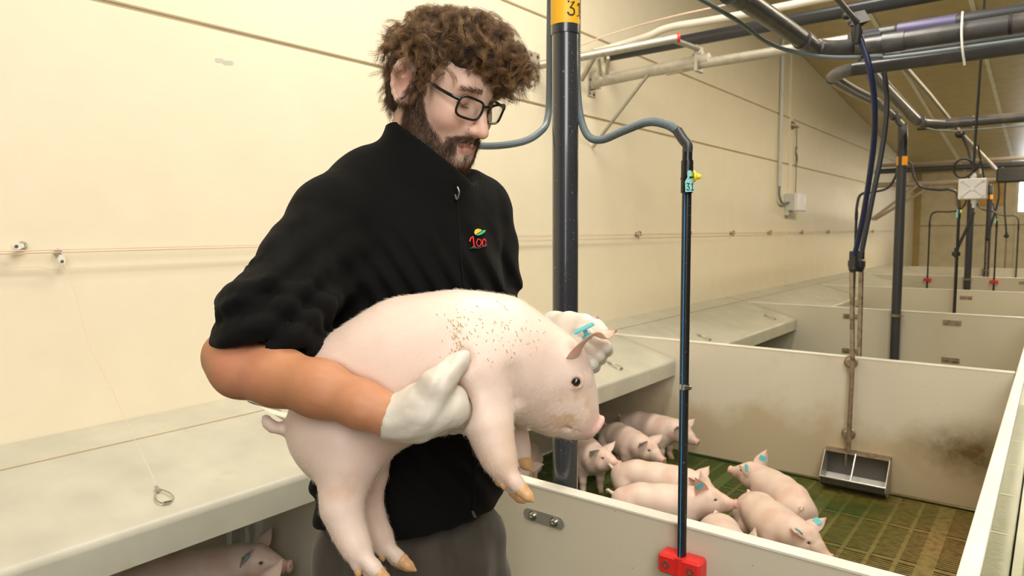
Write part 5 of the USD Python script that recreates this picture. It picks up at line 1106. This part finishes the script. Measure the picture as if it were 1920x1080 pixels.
V = V + Nv * (wr * .0012 * np.abs(np.sin(ang * 4.5 + 45 * q + 4 * fbm(V, 35))) + np.clip(1 - np.abs(q - .075) / .05, 0, 1) * .0010 * np.sin(q * 300 + ang * 6 + 5 * fbm(V, 40)) + .0005 * (fbm(V, 60) - .5))[:, None]
gl = part('glove', (to_world(V), Fc), 'latex', man, smooth=True, label='white latex glove under the chest of the piglet')
fd = Field((.02, -.16, .95), (.17, .0, 1.18), .0021)
cc(fd, [(1018, 628, 1.135, 33), (1040, 616, 1.11, 30), (1068, 616, 1.085, 29)], .012); cc(fd, [(1060, 616, 1.08, 26), (1092, 618, 1.06, 24)], .012); cc(fd, [(1062, 632, 1.078, 24), (1078, 655, 1.07, 19)], .012)
for i in range(4):                                                                        # four fingers folded round the ear
    ox, oy, rr = -11.5 * i, 15.5 * i, (13.5, 13, 12.5, 11)[i]
    cc(fd, [(1084 + ox * .5, 618 + oy, 1.058, rr + 2), (1108 + ox, 633 + oy, 1.022, rr + 1), (1133 + ox, 651 + oy, 1.012, rr), (1137 + ox, 657 + oy, 1.026, rr - 1), (1122 + ox, 656 + oy, 1.042, rr - 2)], .0022)
cc(fd, [(1068, 604, 1.075, 20), (1096, 606, 1.055, 16), (1118, 614, 1.042, 14), (1130, 622, 1.035, 12)], .007)     # thumb along the ear
fd.plane_cut(cf(1022, 628, 1.13), cf(1018, 630, 1.135) - cf(1040, 620, 1.11), .002)
V, Fc = fd.mesh(1); Nv = vnormals(V, Fc); V = V + Nv * (.0004 * (fbm(V, 90) - .5) + .0008 * np.sin(V[:, 0] * 500 + 4 * fbm(V, 40)) * near(V, cf(1040, 616, 1.1), .01, .03))[:, None]
part('glove', (to_world(V), Fc), 'latex', man, smooth=True, label='white latex glove closed on the ear of the piglet')

# ---- black fleece jumper
fd = Field((-.50, -.46, .84), (.12, .28, 1.56), .0046)
for a, b, d, w, t in [(772, 430, 1.245, .178, .112), (772, 520, 1.24, .186, .122), (772, 640, 1.235, .178, .122), (774, 760, 1.23, .172, .120), (775, 850, 1.225, .172, .122), (776, 925, 1.22, .174, .124)]: fd.ell(cf(a, b, d), (w, t, .105), .05, rot=[TA, TF, UP])
cc(fd, [(640, 385, 1.15, 64), (705, 352, 1.21, 66), (780, 360, 1.25, 80), (895, 385, 1.34, 58)], .05)                                   # yoke
cc(fd, [(612, 425, 1.125, 80), (588, 490, 1.085, 78), (545, 545, 1.04, 82), (518, 592, 1.01, 86), (508, 614, .998, 88)], .035)             # right sleeve
cc(fd, [(508, 622, .995, 90), (506, 640, .985, 92)], .02)
rc, ra = cf(508, 646, .982), np.array([-.10, -.98, -.16]); ra /= np.linalg.norm(ra); rs_ = np.cross(ra, [0, 0, 1.]); rs_ /= np.linalg.norm(rs_); rt_ = np.cross(rs_, ra)
rolls = [(508, 648, .982, .0665, .0135), (513, 622, .993, .0715, .0120), (521, 586, 1.010, .0715, .0130), (542, 550, 1.034, .0650, .0105)]
for n_, (a, b, d, rr, tk) in enumerate(rolls):                                            # the pushed-up sleeve lies in rolls
    ax2 = cf(*rolls[max(n_ - 1, 0)][:3]) - cf(*rolls[min(n_ + 1, 3)][:3]); ax2 /= np.linalg.norm(ax2); e1 = np.cross(ax2, [0, 0, 1.]); e1 /= np.linalg.norm(e1); e2 = np.cross(e1, ax2)
    ring = [cf(a, b, d) + rr * (math.cos(q) * e1 * (1.0 + .02 * math.sin(3 * q + n_)) + math.sin(q) * e2 * .90) + ax2 * .007 * math.sin(2 * q + 1.9 * n_) for q in np.linspace(0, 2 * np.pi, 21)]
    fd.chain(ring, [tk] * 21, .008)
fd.cut_near(rc + ra * .011, ra, rc + ra * .06, .16, .004); fd.cone(rc - ra * .02, .050, rc + ra * .05, .062, .006, cut=True)               # open cuff
cc(fd, [(905, 410, 1.355, 52), (922, 470, 1.365, 46), (930, 540, 1.365, 42)], .03); cc(fd, [(932, 548, 1.365, 40), (940, 572, 1.33, 33), (955, 595, 1.29, 30)], .02)   # left sleeve
cc(fd, [(785, 395, 1.235, 92), (797, 335, 1.225, 79), (801, 240, 1.215, 76)], .03)                                  # collar
p0, p1 = cf(728, 222, 1.255), cf(868, 322, 1.17); cn = np.array([(p1 - p0)[1] * -1, (p1 - p0)[0], 0.]); cn /= np.linalg.norm(cn); cn = cn if cn[1] > 0 else -cn
fd.cut_near(p0 - cn * .002, cn, cf(790, 215, 1.215), .150, .006)
cc(fd, [(798, 330, 1.222, 68), (802, 230, 1.214, 70)], .006, cut=True)
hm = [(560, 925), (640, 985), (735, 1001), (811, 992), (870, 975), (911, 958), (949, 924), (1000, 880)]
fd.plane_cut(cf(750, 1000, 1.115), -UP, .006)
# folds
q = fd.sl((-9,) * 3, (9,) * 3); X, Y, Z = fd.xyz(q); IX, IY = 960 + F * X / Z, 540 - F * Y / Z
def ridge(u, per, sharp=2.0): return (np.abs(np.sin(np.pi * u / per)) ** sharp - .5)
tm = (1 / (1 + np.exp(-(IX - 690) / 25))).astype(np.float32); um = IX + .42 * (IY - 500) * -1 + 14 * np.sin(IY / 55.)
f1 = ridge(um + 12 * np.sin(IY / 90. + IX / 140.), 44) * np.clip((IY - 400) / 130, 0, 1) * np.clip((1000 - IY) / 200, .15, 1) * tm * .0105
us = IY * .80 + IX * .55 + 10 * np.sin(IX / 45.); f2 = ridge(us, 62) * (1 - tm) * np.clip((IY - 400) / 120, 0, 1) * .0110
ud = IX * .9 - IY * .35 + 16 * np.sin(IY / 70.); f3 = ridge(ud, 75) * (1 - tm) * np.exp(-((IY - 470) / 110) ** 2) * .007
fd.v += (np.abs(fd.v) < .04) * (f1 + f2 + f3).astype(np.float32); del X, Y, Z, IX, IY, tm, um, us, ud, f1, f2, f3
JV, JF = fd.mesh(1); fd = None
JV = JV + vnormals(JV, JF) * (.0030 * (fbm(JV, 26) - .5))[:, None]
jum = part('fleece_jumper', (to_world(JV), JF), 'fleece', man, smooth=True, label='black fleece with stand-up collar and pushed-up sleeves')
jt = cKDTree(np.stack([960 + F * JV[:, 0] / JV[:, 2], 540 - F * JV[:, 1] / JV[:, 2]], 1)); JN = vnormals(JV, JF)
def on_jumper(P, lift=.0015):
    out = []
    for px, py in np.atleast_2d(P):
        ii = np.array(jt.query_ball_point((px, py), 9)); ii = ii if len(ii) else np.array([jt.query((px, py))[1]]); d = np.min(JV[ii, 2]); ii = ii[JV[ii, 2] < d + .012]
        out.append(cf(px, py, np.mean(JV[ii, 2]) - lift))
    return np.array(out)
zp = np.array([(853, 342), (856, 360), (859, 400), (862, 450), (866, 500), (872, 560), (880, 640), (887, 740), (891, 840), (890, 900), (888, 945), (887, 962)])
part('zip', tube(to_world(on_jumper(spline(np.c_[zp, zp[:, :1] * 0], 3)[:, :2], .0002)), .0017, 8), 'zip_tape', jum)
z0 = on_jumper([(857, 350), (856, 374)], .006); part('zip_pull', tube(to_world(np.array([z0[0], z0[0] * .5 + z0[1] * .5 + [.004, 0, 0], z0[1], z0[1] * .6 + z0[0] * .4 + [-.003, 0, 0]])), .0016, 8, 3), 'zip_metal', jum)
z0 = on_jumper([(886, 958), (891, 970)], .006); part('zip_end', hull(np.vstack([to_world(z0 + [a, 0, b]) for a in (-.002, .002) for b in (-.002, .002)])), 'zip_metal', jum)
# embroidered emblem on the chest
def embroider(name, mesh2, mt, lift=.0022):
    v = np.array(mesh2.vertices); s3 = on_jumper(v[:, :2], lift); s3[:, 2] -= v[:, 2]
    return part(name, trimesh.Trimesh(to_world(s3), mesh2.faces, process=False), mt, jum, smooth=False)
def flat2(poly, th=.0008):
    from shapely.geometry import Polygon
    t = trimesh.creation.extrude_polygon(poly if hasattr(poly, 'exterior') else Polygon(poly), th); t = t.subdivide_to_size(4.0); return t
from shapely.geometry import LineString
for ch, ox, wd in (('l', 885, 10), ('o', 893, 10), ('o', 904, 8)):
    if ch == 'l': sh = LineString([(881, 452), (883, 446), (887, 444), (888, 452), (889, 462)]).buffer(1.3).union(LineString([(886, 463), (892, 462)]).buffer(.9))
    else:
        a = np.linspace(.3 if wd == 8 else 0, 6.0 if wd == 8 else 6.28, 20); sh = LineString([(ox + wd / 2 + wd * .42 * math.cos(q), 455 + 6.8 * math.sin(q)) for q in a]).buffer(1.15)
    embroider('emblem_letter', flat2(sh), 'thread_red')
embroider('emblem_leaf', flat2([(889, 436), (891, 431), (896, 428.5), (901, 429.5), (904, 432), (900, 435), (895, 438.5), (891, 440)]), 'thread_yellow')
embroider('emblem_swoosh', flat2([(891, 440.5), (896, 439), (902, 435), (907, 431), (911, 432), (909, 436), (903, 440), (896, 441.5)]), 'thread_green')
embroider('emblem_line', flat2(LineString([(882, 465), (892, 464.5), (898, 465), (906, 462), (914, 460)]).buffer(.8)), 'thread_dark')

# ---- trousers and boots
fd = Field((-.48, -1.58, 1.0), (.10, -.28, 1.66), .009); hip = to_world(cf(776, 985, 1.225))
W2C = lambda p: (np.asarray(p) - EYE) @ R
fa, fl_ = R @ TF, R @ TA
for s in (-1, 1):
    h0 = hip + fl_ * s * .082; kn = np.array([h0[0], h0[1], .50]) + fl_ * s * .02 + fa * .01; an = np.array([kn[0], kn[1], .10]) + fl_ * s * .01
    fd.chain([W2C(h0 + [0, 0, -.04]), W2C(h0 + [0, 0, -.14]), W2C(kn), W2C(an)], [.095, .098, .086, .080], .03)
    cb = an * [1, 1, 0]; bv = [W2C(cb + fa * a + fl_ * b + [0, 0, c]) for a, b, c in ((-.11, -.04, .002), (-.11, .04, .002), (.17, -.045, .002), (.17, .045, .002), (.21, 0, .002), (.20, 0, .05), (.12, -.045, .08), (.12, .045, .08), (-.11, -.04, .09), (-.11, .04, .09), (.03, -.04, .14), (.03, .04, .14), (-.09, 0, .14))]
    part('boot', hull([to_world(p) for p in bv]), 'boot_rubber', man)
fd.ell(W2C(hip + [0, 0, -.05]), (.152, .106, .10), .04, rot=[TA, TF, UP])
V, Fc = fd.mesh(1); Nv = vnormals(V, Fc); ix = 960 + F * V[:, 0] / V[:, 2]; V = V + Nv * (.010 * (fbm(V * [1, .35, 1], 17) - .5) + .006 * np.sin(ix / 12. + 6 * fbm(V, 6)))[:, None]
part('trousers', (to_world(V), Fc), 'trouser_cloth', man, smooth=True)

# ---- hair: a dark cap, then clumps of curls; beard, brows
fd = Field((-.16, -.13, -.10), (.19, .13, .20), .004)
fd.ell((-.018, 0, .060), (.105, .088, .078), .02); fd.ell((.046, 0, .102), (.060, .072, .046), .03); fd.ell((.098, .026, .092), (.034, .044, .032), .03); fd.ell((-.075, 0, .005), (.045, .070, .060), .03)
for s in (-1, 1): fd.ell((-.034, s * .062, .050), (.050, .021, .040), .02); fd.ell((.016, s * .068, .056), (.032, .014, .026), .015);  fd.ell((-.062, s * .048, -.024), (.028, .020, .046), .02)
HCV, HCF = fd.mesh(1)
HCV = HCV + vnormals(HCV, HCF) * (.014 * (fbm(HCV, 38) - .5))[:, None]
cap = part('hair', (hd2w(HCV), HCF), 'scalp_dark', man, smooth=True, label='short sides and a thick mop of curly brown hair')
_r = np.random.default_rng(21); HN = vnormals(HCV, HCF); tri = HCV[HCF]; ar = np.linalg.norm(np.cross(tri[:, 1] - tri[:, 0], tri[:, 2] - tri[:, 0]), axis=1)
strands, widths = [], []
def curl(root, nrm, flow, L, rad, turns, n, spread, thick, m=16):
    d0 = nrm * .55 + flow; d0 /= np.linalg.norm(d0); t = np.linspace(0, 1, m); ph = _r.uniform(0, 6.28); hand = _r.choice((-1, 1))
    grav = np.array([-.2, 0, -1.])                                   # hangs a little
    mid = root + d0 * (L * t)[:, None] + grav * (L * .35 * t ** 2)[:, None]
    e1 = np.cross(d0, nrm); e1 /= np.linalg.norm(e1) + 1e-9; e2 = np.cross(d0, e1)
    a = ph + hand * turns * 2 * np.pi * t; rr = rad * (1 - np.exp(-4 * t)); base = mid + rr[:, None] * (np.cos(a)[:, None] * e1 + np.sin(a)[:, None] * e2)
    for _ in range(n):
        off = _r.normal(0, 1, 3) * spread; k = _r.uniform(.8, 1.1); fl2 = _r.normal(0, spread * .9, 3)
        P = mid + (base - mid) * k + off * (1 - .3 * t[:, None]) + fl2 * (t ** 1.5)[:, None] + _r.normal(0, .0004, (m, 3))
        strands.append(hd2w(P)); widths.append(np.interp(t, [0, .7, 1], [1, .85, .3]) * thick)
ncl = 1050
for i in _r.choice(len(HCF), ncl, p=ar / ar.sum()):
    p, nn = HCV[HCF[i]].mean(0), HN[HCF[i]].mean(0)
    if p[2] < -.045 and p[0] > -.05: continue
    if abs(p[1]) > .055 and -.052 < p[0] < .020 and -.06 < p[2] < .040: continue
    if p[0] > .045 and p[1] < .012 and p[2] < .086:
        curl(p - nn * .003, nn * .5, np.array([.2, .3, -.35]) + _r.normal(0, .4, 3), _r.uniform(.010, .018), _r.uniform(.004, .007), _r.uniform(.5, .9), 20, .0024, .00030, 10); continue
    topness = sstep(.015, .06, p[2]); 
    flow = np.array([.55, 0, -.05]) * (.3 + topness) + np.array([-.3, 0, -.8]) * (1 - topness) + _r.normal(0, .35, 3); flow -= flow @ nn * nn; flow /= np.linalg.norm(flow) + 1e-9
    if topness > .4: curl(p - nn * .004, nn, flow, _r.uniform(.030, .054), _r.uniform(.006, .0135), _r.uniform(.8, 1.5), 22, .0026, .00030)
    else: curl(p - nn * .003, nn * .6, flow, _r.uniform(.014, .026), _r.uniform(.002, .004), _r.uniform(.4, .9), 18, .0022, .00026, 10)
for i in range(64):                                                  # locks falling over the forehead
    yy = _r.uniform(-.040, .058); p = np.array([.088 - 6 * yy ** 2 + _r.uniform(-.004, .010), yy, .078 + _r.uniform(-.012, .014)]); nn = np.array([.8, yy * 6, .3]); nn /= np.linalg.norm(nn)
    L = _r.uniform(.022, .040) * (1.15 if yy > -.002 else .45)
    curl(p, nn * .6, np.array([.30, 0, -1.0]) + _r.normal(0, .25, 3), L, _r.uniform(.006, .011), _r.uniform(.9, 1.6), 18, .0020, .00030)
for i in _r.choice(len(HCF), 150, p=ar / ar.sum()):                    # stray hairs
    p, nn = HCV[HCF[i]].mean(0), HN[HCF[i]].mean(0)
    if p[2] > .0: curl(p, nn * 1.6, _r.normal(0, .6, 3), _r.uniform(.035, .055), _r.uniform(.008, .014), _r.uniform(.5, 1.1), 1, .001, .00018)
curves('curls', strands, np.concatenate(widths), 'hair_brown', cap, kind='stuff')
def bristles(n, wfun, Lr, thick, flow, seed, lift=.45):
    r = np.random.default_rng(seed); tri = HV[HFc]; ar = np.linalg.norm(np.cross(tri[:, 1] - tri[:, 0], tri[:, 2] - tri[:, 0]), axis=1) * wfun(tri.mean(1)); Nn = vnormals(HV, HFc)
    i = r.choice(len(HFc), n, p=ar / ar.sum()); b = r.dirichlet((1, 1, 1), n); P = (tri[i] * b[..., None]).sum(1); N_ = (Nn[HFc[i]] * b[..., None]).sum(1)
    fl = np.array([flow(p) for p in P]) + r.normal(0, .35, (n, 3)); fl -= (fl * N_).sum(1)[:, None] * N_; fl /= np.linalg.norm(fl, axis=1, keepdims=True); L = r.uniform(*Lr, n)[:, None]; kk = r.normal(0, .25, (n, 3))
    return [hd2w(np.stack([p, p + (f + n_ * lift) * l * .5, p + (f * 1.0 + n_ * lift * .7 + k) * l])) for p, f, n_, l, k in zip(P, fl, N_, L, kk)], np.tile(np.array([1, .9, .35]) * thick, n)
s1, w1_ = bristles(15000, beard_w, (.007, .014), .00024, lambda p: np.array([.25, np.sign(p[1]) * -.1, -1.]) if p[2] < -.062 or p[0] < .08 else np.array([.2, np.sign(p[1]) * 1.1, -.6]), 31)
curves('beard', s1, w1_, 'beard_brown', man, kind='stuff')
def brow_w(V): y = np.abs(V[:, 1]); return (np.abs(V[:, 2] - (.033 - .20 * np.maximum(y - .03, 0))) < .0045) * (y > .013) * (y < .052) * (V[:, 0] > .06) + 1e-12
s2, w2_ = bristles(560, brow_w, (.006, .010), .00020, lambda p: np.array([0, np.sign(p[1]), .15]), 32, .25)
curves('eyebrows', s2, w2_, 'beard_brown', man, kind='stuff')
def lash(s):
    P = [];
    for k in range(26):
        t = k / 25; a = np.array([.0945 - .0055 * (2 * t - 1) ** 2 - .004 * t, s * (.021 + .025 * t), .001 - .0018 * math.sin(math.pi * t)]); P.append(hd2w(np.stack([a, a + [.0045, s * .001 * (t - .3), -.002], a + [.008, s * .003 * (t - .3), -.0012]])))
    return P
ls = lash(-1) + lash(1); curves('eyelashes', ls, np.tile([.0003, .0002, .00008], len(ls)), 'scalp_dark', man, kind='stuff')
part('nose_stud', trimesh.creation.icosphere(1, .0011).apply_translation(hd2w((.1125, -.0215, -.0345))), 'zip_metal', man)
# ---- spectacles
gl = thing('glasses', 'black-framed spectacles worn by the man', 'glasses', hd2w((.108, 0, .0)))
def lens_ring(s, n=36):
    out = []
    for a in np.linspace(0, 2 * np.pi, n, endpoint=False):
        c_, s_ = math.cos(a), math.sin(a); y = .0350 + .0265 * np.sign(c_) * abs(c_) ** .50; z = .002 + .0185 * np.sign(s_) * abs(s_) ** .58 + .0025 * (y - .0350) / .0265 * (1 if s_ > 0 else .3)
        y += .0045 * max(0, -s_) * max(0, -c_)
        out.append((.1175 - .012 * ((y - .01) / .05) ** 2 + .08 * (z - .002), s * y, z))
    return np.array(out)
fr = None
for s in (-1, 1):
    P = lens_ring(s); part('rim', tube(hd2w(P), .0021, 10, closed=True), 'frame_black', gl)
    c_ = P.mean(0); Vl = np.vstack([hd2w(P * .985 + c_ * .015 + [.0004, 0, 0]), hd2w(c_ + [.002, 0, 0]), hd2w(P * .985 + c_ * .015 - [.0008, 0, 0]), hd2w(c_ + [.0012, 0, 0])]); n_ = len(P)
    Fl = [(i, (i + 1) % n_, n_) for i in range(n_)] + [(n_ + 1 + (i + 1) % n_, n_ + 1 + i, 2 * n_ + 1) for i in range(n_)]
    part('lens', (Vl, np.array(Fl)), 'lens_glass', gl, smooth=True)
    part('temple', tube(hd2w([(.1055, s * .0605, .013), (.094, s * .071, .014), (.06, s * .0775, .016), (.01, s * .081, .022), (-.012, s * .0835, .020), (-.028, s * .083, .004)]), [.0032, .0030, .0026, .0022, .0022, .002], 10, 4), 'frame_black', gl)
    part('nose_pad', hull(hd2w([(.114 + dx, s * (.0115 + dy), -.002 + dz) for dx, dy, dz in ((0, 0, .006), (-.007, .003, .005), (0, .0025, -.006), (-.007, .0055, -.006), (0, .0015, .006), (0, .003, -.005))])), 'lens_glass', gl)
part('bridge', tube(hd2w([(.1185, -.0095, .011), (.1205, 0, .013), (.1185, .0095, .011)]), .0022, 10, 4), 'frame_black', gl)
